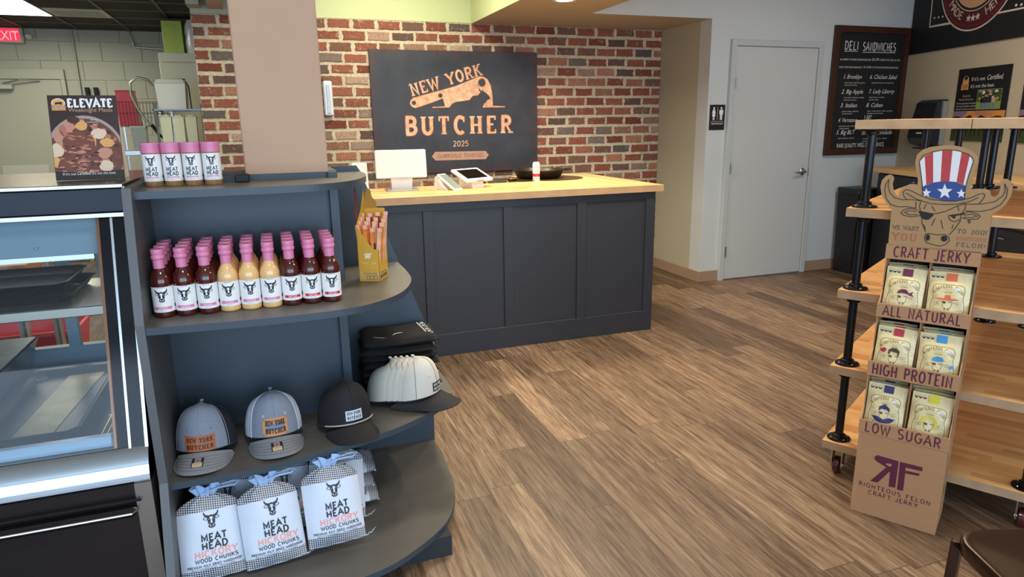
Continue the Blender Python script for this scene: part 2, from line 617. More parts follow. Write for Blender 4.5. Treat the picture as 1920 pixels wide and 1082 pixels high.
def floor_material():
    m = bpy.data.materials.new('vinyl_plank_floor')
    t = NT(m)
    sep = t.add('ShaderNodeSeparateXYZ')
    t.link(t.coord(), sep.inputs[0])
    x, y = sep.outputs[0], sep.outputs[1]
    u = t.math('DIVIDE', t.math('SUBTRACT', x, .01), .15)
    row = t.math('FLOOR', u)
    wn = t.add('ShaderNodeTexWhiteNoise', noise_dimensions='1D')
    t.link(row, wn.inputs['W'])
    v = t.math('ADD', t.math('DIVIDE', y, 1.22), t.math('MULTIPLY', wn.outputs[0], 7.3))
    col = t.math('FLOOR', v)
    cid = t.add('ShaderNodeCombineXYZ')
    t.link(row, cid.inputs[0]); t.link(col, cid.inputs[1])
    w2 = t.add('ShaderNodeTexWhiteNoise', noise_dimensions='3D')
    t.link(cid.outputs[0], w2.inputs[0])
    # grain coordinates shifted per plank
    g = t.add('ShaderNodeCombineXYZ')
    t.link(t.math('ADD', x, t.math('MULTIPLY', w2.outputs[0], 9.0)), g.inputs[0])
    t.link(t.math('MULTIPLY', y, .055), g.inputs[1])
    t.link(t.math('MULTIPLY', w2.outputs[0], 20.0), g.inputs[2])
    n0 = t.noise(g.outputs[0], 6, 3, .6)
    wv = t.add('ShaderNodeVectorMath', operation='ADD')
    sc = t.add('ShaderNodeVectorMath', operation='SCALE')
    cc = t.add('ShaderNodeCombineXYZ'); t.link(n0, cc.inputs[0])
    t.link(cc.outputs[0], sc.inputs[0]); sc.inputs['Scale'].default_value = .05
    t.link(g.outputs[0], wv.inputs[0]); t.link(sc.outputs[0], wv.inputs[1])
    n1 = t.noise(wv.outputs[0], 56, 6, .74)
    n2 = t.noise(wv.outputs[0], 150, 3, .6)
    f = t.math('ADD', t.math('MULTIPLY', n1, .68), t.math('MULTIPLY', n2, .32))
    c = t.ramp(f, [(.30, srgb('#3a2a1e')), (.42, srgb('#644e3c')), (.52, srgb('#846c55')), (.60, srgb('#968069')), (.72, srgb('#b5a188'))])
    tone = t.ramp(w2.outputs[0], [(.0, (.55, .51, .47)), (.5, (.92, .90, .87)), (1, (1.36, 1.34, 1.30))])
    st_ = t.noise(t.mapping(g.outputs[0], (1, 1, 1), (5, 2, 3)), 9, 4, .6)
    dk_ = t.ramp(st_, [(.56, (0, 0, 0)), (.68, (1, 1, 1))])
    c = t.mix(t.math('MULTIPLY', dk_, .5), c, srgb('#4a3626'))
    c = t.mix(1.0, c, tone, 'MULTIPLY')
    # seams
    fu = t.math('FRACT', u); fv = t.math('FRACT', v)
    su = t.math('LESS_THAN', t.math('MINIMUM', fu, t.math('SUBTRACT', 1.0, fu)), .012)
    sv = t.math('LESS_THAN', t.math('MINIMUM', fv, t.math('SUBTRACT', 1.0, fv)), .0018)
    seam = t.math('MAXIMUM', su, sv)
    c = t.mix(t.math('MULTIPLY', seam, .55), c, srgb('#3a2a1e'))
    t.link(c, t.b.inputs['Base Color'])
    t.link(t.math('ADD', t.math('MULTIPLY', n1, .25), .33), t.b.inputs['Roughness'])
    t.bump(t.math('SUBTRACT', f, t.math('MULTIPLY', seam, .5)), .25, .0015)
    return m


def butcher(name, ang=0.0, c0='#d69f62', c1='#f0c98c', axis=0):
    """edge-glued strips running along x (axis 0) or y (axis 1) of the object"""
    m = bpy.data.materials.new(name)
    t = NT(m)
    sep = t.add('ShaderNodeSeparateXYZ')
    t.link(t.coord(), sep.inputs[0])
    lng, acr = (sep.outputs[0], sep.outputs[1]) if axis == 0 else (sep.outputs[1], sep.outputs[0])
    row = t.math('FLOOR', t.math('DIVIDE', acr, .038))
    wn = t.add('ShaderNodeTexWhiteNoise', noise_dimensions='1D'); t.link(row, wn.inputs['W'])
    col = t.math('FLOOR', t.math('ADD', t.math('DIVIDE', lng, .42), t.math('MULTIPLY', wn.outputs[0], 5.0)))
    cid = t.add('ShaderNodeCombineXYZ'); t.link(row, cid.inputs[0]); t.link(col, cid.inputs[1])
    w2 = t.add('ShaderNodeTexWhiteNoise', noise_dimensions='3D'); t.link(cid.outputs[0], w2.inputs[0])
    g = t.add('ShaderNodeCombineXYZ')
    t.link(t.math('MULTIPLY', lng, .12), g.inputs[0])
    t.link(t.math('ADD', acr, t.math('MULTIPLY', w2.outputs[0], 5.0)), g.inputs[1])
    t.link(sep.outputs[2], g.inputs[2])
    n = t.noise(g.outputs[0], 60, 4, .6)
    f = t.math('ADD', t.math('MULTIPLY', w2.outputs[0], .62), t.math('MULTIPLY', n, .5))
    t.link(t.ramp(f, [(.12, srgb(c0)), (.95, srgb(c1))]), t.b.inputs['Base Color'])
    t.b.inputs['Roughness'].default_value = .42
    return m


BUTCH = butcher('butcher_block')
BUTCHY = butcher('butcher_block_cross', axis=1)
BUTCHR = butcher('rack_butcher_block', c0='#c58a50', c1='#edbd80')
FLOORM = floor_material()

# ================================================================ THE SETTING
struct('floor', MB().box((-4.2, -3.2, -.1), (8.2, 9.2, 0)), FLOORM)
struct('ceiling', MB().box((-4.2, -3.2, 3.0), (8.2, 5.285, 3.1)).box((-.44, 5.285, 3.0), (2.62, 6.1, 3.1)), mat('ceiling_paint', '#d8d8d2', .8))
struct('wall_left', MB().box((-4.3, -3.2, 0), (-4.2, 9.2, 3.1)), WALLP)

# the wall with the restroom door, the return beside the brick and the soffits
struct('wall_back', MB().box((3.78, 5.285, 0), (6.25, 5.45, 3.0)).box((3.78, 5.45, 0), (3.9, 6.1, 3.0), 2).box((2.62, 5.285, 2.36), (3.78, 5.30, 3.0)), [WALLP, CREAMP, mat('return_paint', '#b7b39b', .75)])
struct('ceiling_soffit', MB().box((1.84, .4, 2.36), (2.62, 5.285, 3.0)).box((1.84, 5.3005, 2.3605), (3.7795, 6.0995, 2.5)), [SOFFP])
struct('wall_upper', MB().box((.3, 6.101, 2.365), (3.9, 6.25, 3.1), 0).box((-.44, 6.101, 2.365), (.3, 6.25, 3.1), 1).box((1.832, .4, 2.36), (1.84, 6.1, 3.0), 0), [COVE, SAGE])
struct('trim_beam', MB().box((-.30, 4.9, 2.40), (-.2, 6.1, 3.0)).box((-.45, 5.9, 2.40), (-.36, 6.1, 3.0), 1), [SOFFP, SAGE])

# right wall, turned a little towards the room
TH = R(18)
WO = Vector((6.11, 5.285, 0))
WD = Vector((-math.sin(TH), -math.cos(TH), 0))      # along the wall, towards the camera
WN = Vector((-math.cos(TH), math.sin(TH), 0))       # into the room
WRZ = math.atan2(WD.y, WD.x)


def wp(a, d, z):
    return WO + WD * a + WN * d + Vector((0, 0, z))


mb = MB()
mb.prism([tuple(wp(0, 0, 0))[:2], tuple(wp(9, 0, 0))[:2], tuple(wp(9, -.12, 0))[:2], tuple(wp(0, -.12, 0))[:2]], 0, 3.0)
struct('wall_right', mb, CREAMP)

# kitchen behind
mb = MB().box((-4.2, 9.0, 0), (1.5, 9.15, 3.1))
struct('wall_kitchen', mb, SAGE)
# block courses of the painted kitchen wall: shallow raised blocks
for j in range(13):
    for i in range(-1, 14):
        x0 = -4.2 + i * .4 + (.2 if j % 2 else 0)
        x1 = x0 + .3975
        x0, x1 = max(x0, -4.2), min(x1, .3)
        z0, z1 = j * .203, j * .203 + .2015
        if x1 - x0 < .03:
            continue
        if z1 < 2.15 and x1 > -2.9 and x0 < -1.99:
            if x0 < -1.99 < x1 and x1 > -1.95:
                x0 = -1.985
            else:
                continue
        mb.box((x0, 8.997, z0), (x1, 9.0, min(z1, 2.56)), bev=.002)
struct('wall_kitchen_blocks', mb, SAGE)
struct('wall_kitchen_side', MB().box((.3, 6.25, 0), (.42, 9.0, 3.1)), SAGE)

m_tile = mat('dark_ceiling_tile', '#2e2a27', .85, var=.12, vscale=25)
m_grid = mat('dark_ceiling_grid', '#4b4640', .5)
mb = MB().box((-4.2, 4.3, 2.565), (.3, 6.1, 2.6), 0).box((-4.2, 6.1, 2.565), (.3, 9.0, 2.6), 0)
for k in range(-5, 5):
    x = -1.275 + .5 * k + .0
    if -4.2 < x < .3:
        mb.box((x - .012, 4.3, 2.556), (x + .012, 9.0, 2.566), 1)
for k in range(-8, 3):
    y = 7.97 + .5 * k
    mb.box((-4.2, y - .012, 2.557), (.3, y + .012, 2.566), 1)
struct('ceiling_kitchen', mb, [m_tile, m_grid])

# ---- brick wall --------------------------------------------------------------


def brick_material():
    m = bpy.data.materials.new('reclaimed_brick')
    t = NT(m)
    at = t.add('ShaderNodeAttribute', attribute_name='brick_id')
    co = t.coord()
    base = t.ramp(at.outputs['Fac'], [(.0, srgb('#743b2c')), (.14, srgb('#8f5040')), (.30, srgb('#9b5e4b')), (.42, srgb('#814638')), (.55, srgb('#b07b62')), (.66, srgb('#5f4a44')), (.76, srgb('#80584a')), (.86, srgb('#bf9f8d')), (.95, srgb('#575350')), (1, srgb('#9a5540'))])
    sp = t.noise(co, 70, 4, .7)
    dark = t.mix(t.ramp(sp, [(.38, (1, 1, 1)), (.5, (0, 0, 0))]), base, srgb('#4a2418'))
    c = t.mix(.35, base, dark)
    sp2 = t.noise(t.mapping(co, loc=(3, 1, 2)), 26, 5, .75)
    msk = t.ramp(sp2, [(.58, (0, 0, 0)), (.70, (1, 1, 1))])
    c = t.mix(t.math('MULTIPLY', msk, .65), c, srgb('#cdb59c'))
    t.link(c, t.b.inputs['Base Color'])
    t.b.inputs['Roughness'].default_value = .85
    t.bump(sp, .5, .006)
    return m


def mortar_material():
    m = bpy.data.materials.new('smeared_mortar')
    t = NT(m)
    co = t.coord()
    n = t.noise(co, 45, 5, .7)
    t.link(t.ramp(n, [(.3, srgb('#c0b094')), (.7, srgb('#e2d6ba'))]), t.b.inputs['Base Color'])
    t.b.inputs['Roughness'].default_value = .95
    t.bump(t.noise(co, 60, 5, .7), .8, .008)
    return m


def brick_wall(x0, x1, z1, name):
    mb = MB()
    rb = random.Random(11)
    ids = []
    H_, L_ = .0905, .207
    nrow = int(z1 / H_) + 1
    for j in range(nrow):
        zt = z1 - .006 - j * H_
        zb = zt - .064
        if zb < 0:
            break
        xs = x0 + (L_ / 2 if j % 2 else 0) - L_ + rb.uniform(-.02, .02)
        while xs < x1:
            a, b = xs, xs + L_ - rb.uniform(.016, .030)
            xs += L_
            a2, b2 = max(a, x0), min(b, x1)
            if b2 - a2 < .02:
                continue
            dz0, dz1 = rb.uniform(-.004, .004), rb.uniform(-.004, .003)
            n = 10
            rg = []
            # outline with ragged smeared ends
            out = []
            for k in range(n + 1):
                out.append((a2 + (b2 - a2) * k / n, zb + dz0 + rb.uniform(-.0028, .0028)))
            for k in (1, 2, 3):
                out.append((b2 + rb.uniform(-.010, .002), zb + (zt - zb) * k / 4))
            for k in range(n, -1, -1):
                out.append((a2 + (b2 - a2) * k / n, zt + dz1 + rb.uniform(-.0028, .0028)))
            for k in (3, 2, 1):
                out.append((a2 + rb.uniform(-.002, .010), zb + (zt - zb) * k / 4))
            cx, cz = (a2 + b2) / 2, (zb + zt) / 2
            dep = rb.uniform(.006, .011)
            r0 = [(p[0], 6.1, p[1]) for p in out]
            r1 = [(p[0], 6.1 - dep * .7, p[1]) for p in out]
            r2 = [(cx + (p[0] - cx) * .97, 6.1 - dep, cz + (p[1] - cz) * .93) for p in out]
            n0 = len(mb.f)
            mb.rings([r0, r1, r2], 1)
            v = rb.random()
            ids += [v] * (len(mb.f) - n0)
    mb2 = MB().box((x0, 6.1, 0), (x1, 6.25, z1), 0)
    k = len(mb2.f)
    mb2.add(mb.v, mb.f, 1)
    o = mb2.build(name, [mortar_material(), brick_material()])
    at = o.data.attributes.new('brick_id', 'FLOAT', 'FACE')
    vals = [0.0] * k + ids
    if len(at.data) == len(vals):
        at.data.foreach_set('value', vals)
    return tag(o, kind='structure')


brick_wall(-.44, 3.79, 2.362, 'wall_brick')

# ---- wrapped column
m_col = mat('column_board', '#c09c82', .8, var=.045, vscale=3.5)
struct('wall_column', MB().box((-.068, 2.53, 0), (.211, 2.77, 3.0), bev=.004), m_col)

# ---- baseboards
m_base = mat('rubber_baseboard', '#a38a72', .6)
struct('baseboard_back', MB().box((3.78, 5.272, 0), (3.985, 5.285, .105), bev=.003).box((5.015, 5.272, 0), (6.1, 5.285, .105), bev=.003), m_base)
struct('baseboard_return', MB().box((3.767, 5.272, 0), (3.78, 6.088, .105), bev=.003), m_base)

# ---- restroom door
m_door = mat('door_paint_pale', '#c9cdcc', .5)
door = struct('door_1', MB().box((4.043, 5.262, .012), (4.955, 5.284, 2.135), bev=.002), m_door)
fr = MB()
fr.box((3.985, 5.25, 0), (4.037, 5.285, 2.195), bev=.003).box((4.961, 5.25, 0), (5.015, 5.285, 2.195), bev=.003).box((4.037, 5.25, 2.141), (4.961, 5.285, 2.195), bev=.003)
fr.build('door_frame', mat('door_frame_paint', '#c2c8c8', .45), door)
for z in (.28, 1.06, 1.82):
    MB().tube([(4.040, 5.246, z - .05), (4.040, 5.246, z + .05)], .008).box((4.043, 5.256, z - .045), (4.056, 5.262, z + .045)).build('hinge', CHROME, door)
h = MB()
for k in range(1):
    h.M = Matrix.Translation((4.885, 5.262, 1.005)) @ Matrix.Rotation(R(90), 4, 'X')
    h.lathe([(.0, 0), (.034, 0), (.034, .008), (.026, .014), (.014, .018), (.013, .045), (0, .045)], 24)
    h.M = Matrix()
    h.tube([(4.885, 5.222, 1.005), (4.86, 5.212, 1.006), (4.79, 5.212, 1.0), (4.77, 5.214, .996)], [.011, .011, .009, .006])
h.build('door_handle', CHROME, door, smooth=40)
MB().box((4.953, 5.256, .97), (4.963, 5.262, 1.04)).build('latch_plate', STEEL, door)

# ---- kitchen door
kd = struct('door_2', MB().box((-2.86, 8.955, .01), (-2.035, 8.985, 2.03), bev=.002), mat('kitchen_door_paint', '#a5a693', .5))
MB().box((-2.9, 8.94, 2.035), (-1.985, 8.985, 2.14), bev=.003).box((-2.03, 8.94, 0), (-1.985, 8.985, 2.035), bev=.003).build('door_frame', SAGE, kd)
MB().box((-2.72, 8.87, 1.925), (-2.47, 8.955, 1.975), bev=.006).build('door_closer', mat('closer_grey', '#b5b5aa', .4, .4), kd)
MB().tube([(-2.55, 8.90, 1.985), (-2.40, 8.88, 2.02), (-2.22, 8.93, 2.02)], .008).build('closer_arm', STEEL, kd)
MB().box((-2.72, 8.945, 1.0), (-2.28, 8.955, 1.12), bev=.003).build('vision_plate', mat('plate_pale', '#bcbcae', .4), kd)

# warm lamps of the room
WARM = (1.0, .84, .64)
area('bulkhead_downlight', (2.15, 4.79, 2.355), (0, 0, 0), .16, .16, 22, WARM, 150, 'DISK')
area('bulkhead_downlight', (2.2, 3.3, 2.355), (0, 0, 0), .16, .16, 20, WARM, 150, 'DISK')
area('bulkhead_downlight', (2.2, 1.7, 2.355), (0, 0, 0), .16, .16, 12, WARM, 150, 'DISK')
area('cove_lamp', (1.0, 5.1, 2.98), (0, 0, 0), .5, .5, 34, (1.0, .93, .66), 170)
area('shop_ceiling_lamp', (1.0, 3.2, 2.98), (0, 0, 0), .5, .5, 34, (1.0, .92, .80), 170)
area('shop_ceiling_lamp', (4.3, 3.2, 2.98), (0, 0, 0), .5, .5, 26, (1.0, .91, .80), 170)
area('shop_ceiling_lamp', (0.2, .6, 2.98), (0, 0, 0), .6, .6, 26, (1.0, .93, .84), 170)
area('kitchen_lamp', (-2.0, 7.6, 2.54), (0, 0, 0), .5, 1.0, 30, (1.0, .93, .74), 175)
area('kitchen_lamp', (-1.5, 5.0, 2.5), (0, 0, 0), .5, 1.0, 24, (1.0, .93, .76), 175)
area('kitchen_lamp', (-3.2, 5.5, 2.5), (0, 0, 0), .5, 1.0, 16, (1.0, .93, .76), 175)

# visible lamp trims
t = thing('recessed_downlight', 'round recessed downlight glowing warm in the beige soffit above the counter', 'ceiling light', (2.15, 4.79, 2.36))
MB().lathe([(.062, -.004), (.085, -.004), (.088, 0), (.062, .0)], 28, cap=False).build('trim_ring', WHITEPL, t)
MB().lathe([(0, -.002), (.062, -.002)], 28, cap=False).build('lens', mat('warm_lens', '#fff0d0', .4, emit='#ffdfa8', estr=6), t)

t = thing('troffer_light', 'bright white square light panel in the dark kitchen ceiling', 'ceiling light', (-2.02, 7.47, 2.556))
MB().box((-.27, -.5, 0), (.25, .5, .008), bev=.002).build('light_frame', WHITEPL, t)
MB().box((-.255, -.485, -.004), (.235, .485, .0)).build('diffuser', mat('troffer_glow', '#ffffff', .5, emit='#f6f6ff', estr=5), t)

t = thing('air_vent', 'pale slotted air vent beside the kitchen ceiling light panel', 'vent', (-1.51, 7.72, 2.556))
MB().box((-.24, -.24, -.004), (.24, .24, .004), bev=.002).build('vent_frame', mat('vent_cream', '#c9c8b4', .5), t)
m_vs = mat('vent_slat', '#a9a892', .5)
for k in range(5):
    MB().box((-.2, -.19 + k * .08, -.012), (.2, -.17 + k * .08, -.004)).build('slat', m_vs, t)

t = thing('exit_sign', 'red lit exit sign on grey housing over the kitchen door', 'exit sign', (-2.44, 8.985, 2.40))
MB().box((-.2, -.06, 0), (.14, 0, .158), bev=.006).build('housing', mat('sign_housing', '#b9b9a8', .5), t)
a = Art().text('EXIT', -.005, .03, .095, 0, 1, 'c', width=.21)
mb = MB().box((-.17, -.062, .018), (.11, -.06, .142), 0)
a2 = Art(); a.into(a2, lambda x, y: (x, y)); a2.lay(mb, flat((0, -.0625, 0), (1, 0, 0), (0, 0, 1), (0, -1, 0)), mi0=1)
mb.build('lit_face', [mat('exit_red', '#e0354a', .4, emit='#ff2d45', estr=1.3), mat('exit_letters', '#ff9aa5', .4, emit='#ff8a95', estr=1.6)], t)
tag(MB().box((-2.29, 8.93, 2.445), (-2.225, 8.985, 2.505), bev=.015).build('emergency_lamp', mat('lamp_cream', '#cfcdb6', .4)), 'small cream emergency lamp head beside the red exit sign', 'lamp')
t = tag(MB().tube([(-1.857, 8.965, 2.55), (-1.857, 8.965, .9)], .011).build('conduit', SAGE), 'straight grey conduit running down the block wall near the door', 'pipe')
t = tag(MB().tube([(-1.30, 8.965, 2.55), (-1.26, 8.96, 2.40), (-1.25, 8.95, 2.385), (-.95, 8.95, 2.37)], .012).build('conduit', mat('conduit_metal', '#b8b9ac', .4, .5)), 'bent metal conduit turning towards the white cabinet top', 'pipe')


def clip_rect(poly, x0, x1, y0, y1):
    q = list(poly)
    for ax, lim, sg in ((0, x0, 1), (0, x1, -1), (1, y0, 1), (1, y1, -1)):
        r = []
        for i in range(len(q)):
            a, b = q[i], q[(i + 1) % len(q)]
            da, db = (a[ax] - lim) * sg, (b[ax] - lim) * sg
            if da >= 0:
                r.append(a)
            if (da > 0 > db) or (da < 0 < db):
                t = da / (da - db)
                r.append((a[0] + (b[0] - a[0]) * t, a[1] + (b[1] - a[1]) * t))
        q = r
        if len(q) < 3:
            return []
    return q


def blob(cx, cy, rx, ry, rb, n=11, j=.22):
    return [(cx + rx * math.cos(2 * PI * i / n) * (1 + rb.uniform(-j, j)), cy + ry * math.sin(2 * PI * i / n) * (1 + rb.uniform(-j, j))) for i in range(n)]


# ================================================================ THE BIG SIGN ON THE BRICK
def big_sign():
    t = thing('brand_sign', 'large dark metal sign with copper lettering and cleaver hung on the brick wall', 'sign', (.912, 6.088, 1.068))
    W_, H_ = 1.535, 1.057
    m = bpy.data.materials.new('patinated_dark_metal')
    n = NT(m)
    co = n.coord()
    nz = n.noise(co, 5, 5, .65)
    c = n.ramp(nz, [(.35, srgb('#343640')), (.6, srgb('#3d4049')), (.72, srgb('#4a4346'))])
    # rust creeping in from the edges
    sp = n.add('ShaderNodeSeparateXYZ'); n.link(co, sp.inputs[0])
    ex = n.math('MINIMUM', sp.outputs[0], n.math('SUBTRACT', W_, sp.outputs[0]))
    ez = n.math('MINIMUM', sp.outputs[2], n.math('SUBTRACT', H_, sp.outputs[2]))
    e = n.math('MINIMUM', ex, ez)
    r = n.ramp(n.math('ADD', e, n.math('MULTIPLY', n.math('SUBTRACT', n.noise(co, 14, 4, .7), .5), .35)), [(.0, (1, 1, 1)), (.06, (0, 0, 0))])
    c = n.mix(n.math('MULTIPLY', r, .6), c, srgb('#54382f'))
    n.link(c, n.b.inputs['Base Color'])
    n.b.inputs['Roughness'].default_value = .5
    n.b.inputs['Metallic'].default_value = .15
    MB().box((0, -.025, 0), (W_, 0, H_), bev=.002).build('panel', m, t)
    S = hom([(38, 52), (1405, 92), (1402, 1020), (105, 1053)], [(0, H_), (W_, H_), (W_, 0), (0, 0)])
    cop = bpy.data.materials.new('aged_copper_print')
    n = NT(cop)
    n.link(n.ramp(n.noise(n.coord(), 22, 5, .7), [(.3, srgb('#c98f6c')), (.5, srgb('#e3b08c')), (.72, srgb('#ecd2b8'))]), n.b.inputs['Base Color'])
    n.b.inputs['Roughness'].default_value = .5
    brn = mat('sign_brown_edge', '#7a4430', .6)
    dk = mat('sign_dark', '#383a43', .5)
    a = Art()
    out = [(372, 490), (378, 465), (398, 445), (430, 437), (600, 392), (740, 355), (900, 292), (930, 280), (965, 280), (1000, 302), (1025, 350), (1038, 420), (1043, 515), (1140, 519), (1140, 526), (960, 526), (972, 498), (985, 488), (1000, 468), (1024, 460), (1014, 434), (985, 408), (964, 396), (962, 374), (954, 394), (945, 390), (928, 366), (932, 392), (942, 406), (918, 430), (880, 432), (852, 465), (800, 473), (740, 480), (712, 495), (690, 523), (555, 525), (555, 519), (657, 515), (638, 450), (560, 480), (450, 516), (415, 526), (388, 514)]
    O = [S(*p) for p in out]
    a.stroke(O + [O[0]], .010, 0, 1)
    a.poly(O, 1, 2)
    for (x, y, r) in ((405, 485, 13), (618, 428, 14), (954, 328, 25)):
        u, v = S(x, y)
        a.ell(u, v, r / 1327 * W_ * 1.25, r / 1327 * W_ * 1.25, 0, 3)
        a.ell(u, v, r / 1327 * W_, r / 1327 * W_, 2, 4)
    a.build = None
    mb = MB()
    fn = flat((0, -.0252, 0), (1, 0, 0), (0, 0, 1), (0, -1, 0))
    a.lay(mb, fn, .0006)
    mb.build('cleaver_emblem', [brn, cop, dk], t)

    def word(name, txt, p0, p1, hgt, wt, wv, gap=.24):
        u0, v0 = S(*p0)
        u1, v1 = S(*p1)
        L = math.hypot(u1 - u0, v1 - v0)
        rot = math.atan2(v1 - v0, u1 - u0)
        b = Art()
        kw = dict(width=L, gap=gap, serif=True, rot=rot)
        b.letters(txt, u0, v0, hgt, 0, 1, wt=wt + .09, wv=wv + .09, **kw)
        b.letters(txt, u0, v0, hgt, 1, 2, wt=wt, wv=wv, **kw)
        q = MB()
        b.lay(q, fn, .0006)
        q.build(name, [brn, cop], t)
    word('lettering', 'NEW YORK', (394, 428), (957, 264), .092, .13, .2, .24)
    word('lettering', 'BUTCHER', (343, 732), (1190, 725), .142, .12, .22, .40)
    b = Art()
    u, v = S(784, 831)
    b.letters('2025', u, v, .046, 0, 1, 'c', width=.142, wt=.14)
    pl = [S(*p) for p in ((550, 910), (562, 895), (575, 875), (985, 872), (995, 890), (1008, 902), (995, 918), (985, 935), (580, 942), (565, 925))]
    b.stroke(pl + [pl[0]], .008, 1, 1)
    b.poly(pl, 2, 2)
    u0, v0 = S(600, 922)
    u1, v1 = S(965, 918)
    b.letters('CLARKSVILLE TENNESSEE', u0, v0, .032, 1, 3, width=u1 - u0, wt=.12)
    q = MB()
    b.lay(q, fn, .0006)
    q.build('year_and_town_plate', [cop, brn, mat('sign_pink_plate', '#c09a86', .5)], t)


big_sign()

# thermostat strip on the brick beside the column
t = thing('handset_unit', 'slim white handset unit on the brick just right of the tan column', 'wall unit', (.55, 6.088, 1.58))
MB().box((-.037, -.05, 0), (.037, 0, .285), bev=.01).build('body', mat('ice_white_plastic', '#dfe4ee', .3), t)
MB().box((-.037, -.045, .285), (.037, 0, .31), bev=.004).build('cap', mat('brown_cap', '#6b553c', .5), t)
MB().box((-.014, -.056, .02), (.016, -.05, .25), bev=.003).build('window_strip', mat('clear_strip', '#bcc3d6', .15), t)
MB().box((-.03, -.052, .015), (-.022, -.05, .26)).build('side_ridge', mat('ice_ridge', '#c7ccd8', .3), t)

# ================================================================ SERVICE COUNTER
CX0, CX1, CY0, CY1 = .30, 2.573, 4.155, 4.80
t = thing('service_counter', 'long charcoal blue panelled service counter under the large dark sign', 'counter', (0, 0, 0))
MB().box((CX0, CY0 + .012, 0), (CX1, CY0 + .06, 1.02)).box((CX1 - .05, CY0 + .06, 0), (CX1, 5.36, 1.02)).box((CX0, CY1 - .06, 0), (CX1 - .05, CY1 - .03, 1.02)).build('body', NAVYC, t)
fr = MB()
fr.box((CX0, CY0, .967), (CX1 + .004, CY0 + .013, 1.02), bev=.0015).box((CX0, CY0, 0), (CX1 + .004, CY0 + .013, .15), bev=.0015)
for (a, b) in ((CX0, .36), (.43, .46), (.90, .966), (1.435, 1.505), (1.968, 2.036), (2.503, CX1 + .004)):
    fr.box((a, CY0, .15), (b, CY0 + .013, .967), bev=.0015)
fr.box((CX1 - .001, CY0 + .013, 0), (CX1 + .012, CY0 + .08, 1.02), bev=.0015).box((CX1 - .001, 5.28, 0), (CX1 + .012, 5.36, 1.02), bev=.0015)
fr.box((CX1 - .001, CY0 + .08, 0), (CX1 + .012, 5.28, .15), bev=.0015).box((CX1 - .001, CY0 + .08, .967), (CX1 + .012, 5.28, 1.02), bev=.0015)
fr.build('panel_frame', NAVYC, t)
ct = thing('butcher_block_countertop', 'pale butcher block top with mitred corner on the charcoal blue counter', 'countertop', (0, 0, 0))
X1s, Y0s, Y1s, Y2s = 2.622, 4.125, 4.82, 5.39
xi = X1s - (Y1s - Y0s)
m_ce = mat('countertop_edge', '#b8946b', .5, var=.1, vscale=12)
MB().prism([(CX0 - .03, Y0s), (X1s, Y0s), (xi, Y1s), (CX0 - .03, Y1s)], 1.02, 1.065, 0, side_mi=1).build('front_run', [BUTCH, m_ce], ct)
MB().prism([(X1s, Y0s + .0008), (X1s, Y2s), (xi, Y2s), (xi, Y1s + .0008)], 1.02, 1.065, 0, side_mi=1).build('side_run', [BUTCHY, m_ce], ct)
TOPZ = 1.065

# --- white till screen on its stand, back to us
t = thing('till_screen', 'white till screen seen from behind on a slab foot, largest white device on the counter', 'computer', (.865, 4.62, TOPZ), R(-4))
MB().box((-.11, -.09, 0), (.11, .09, .009), bev=.004).build('foot', mat('grey_metal_foot', '#b9bcc0', .3, .6), t)
mb = MB()
mb.rings([[(-.068, .0, .009), (.068, .0, .009), (.068, .02, .009), (-.068, .02, .009)], [(-.075, -.015, .11), (.075, -.015, .11), (.075, .0, .11), (-.075, .0, .11)], [(-.078, -.016, .16), (.078, -.016, .16), (.078, .0, .16), (-.078, .0, .16)]])
mb.build('stand', WHITEPL, t)
mb = MB(); mb.M = Matrix.Translation((0, 0, .175)) @ Matrix.Rotation(R(-8), 4, 'X')
mb.box((-.172, -.012, -.095), (.172, .010, .095), bev=.006)
mb.build('screen_housing', WHITEPL, t)
mb = MB(); mb.M = Matrix.Translation((0, 0, .175)) @ Matrix.Rotation(R(-8), 4, 'X')
mb.box((-.165, .0101, -.088), (.165, .0106, .088))
mb.build('screen_glass', mat('screen_glass_black', '#0c0d10', .1), t)
# white card behind the fin
t = thing('menu_holder', 'upright white menu holder at the left end of the counter', 'menu holder', (.60, 4.66, TOPZ), R(8))
MB().box((-.06, -.05, 0), (.06, .05, .006), bev=.002).build('base', mat('clear_base', '#bfc4c8', .2), t)
mb = MB(); mb.M = Matrix.Rotation(R(-6), 4, 'X')
mb.box((-.055, -.004, .006), (.048, .004, .19), bev=.002)
mb.build('sleeve', WHITEPL, t)
# card reader
t = thing('card_reader', 'white card terminal with grey green screen tilted on the counter', 'card reader', (1.17, 4.50, TOPZ), R(38))
mb = MB(); mb.M = Matrix.Translation((0, .0, .045)) @ Matrix.Rotation(R(34), 4, 'X')
mb.box((-.045, -.095, -.008), (.045, .095, .012), bev=.007)
mb.build('body', WHITEPL, t)
mb = MB(); mb.M = Matrix.Translation((0, .0, .045)) @ Matrix.Rotation(R(34), 4, 'X')
mb.box((-.038, -.078, .0121), (.038, .078, .0135), bev=.0005)
mb.build('screen', mat('grey_green_screen', '#7f8f86', .25), t)
MB().prism([(.01, .0), (.11, .0), (.10, .085), (.05, .075)], -.035, .035, axis='x').build('stand', WHITEPL, t)
MB().tube([(-.05, .05, .07), (-.08, .03, .06), (-.09, -.01, .03), (-.07, -.03, .004)], .004).build('cable', WHITEPL, t)
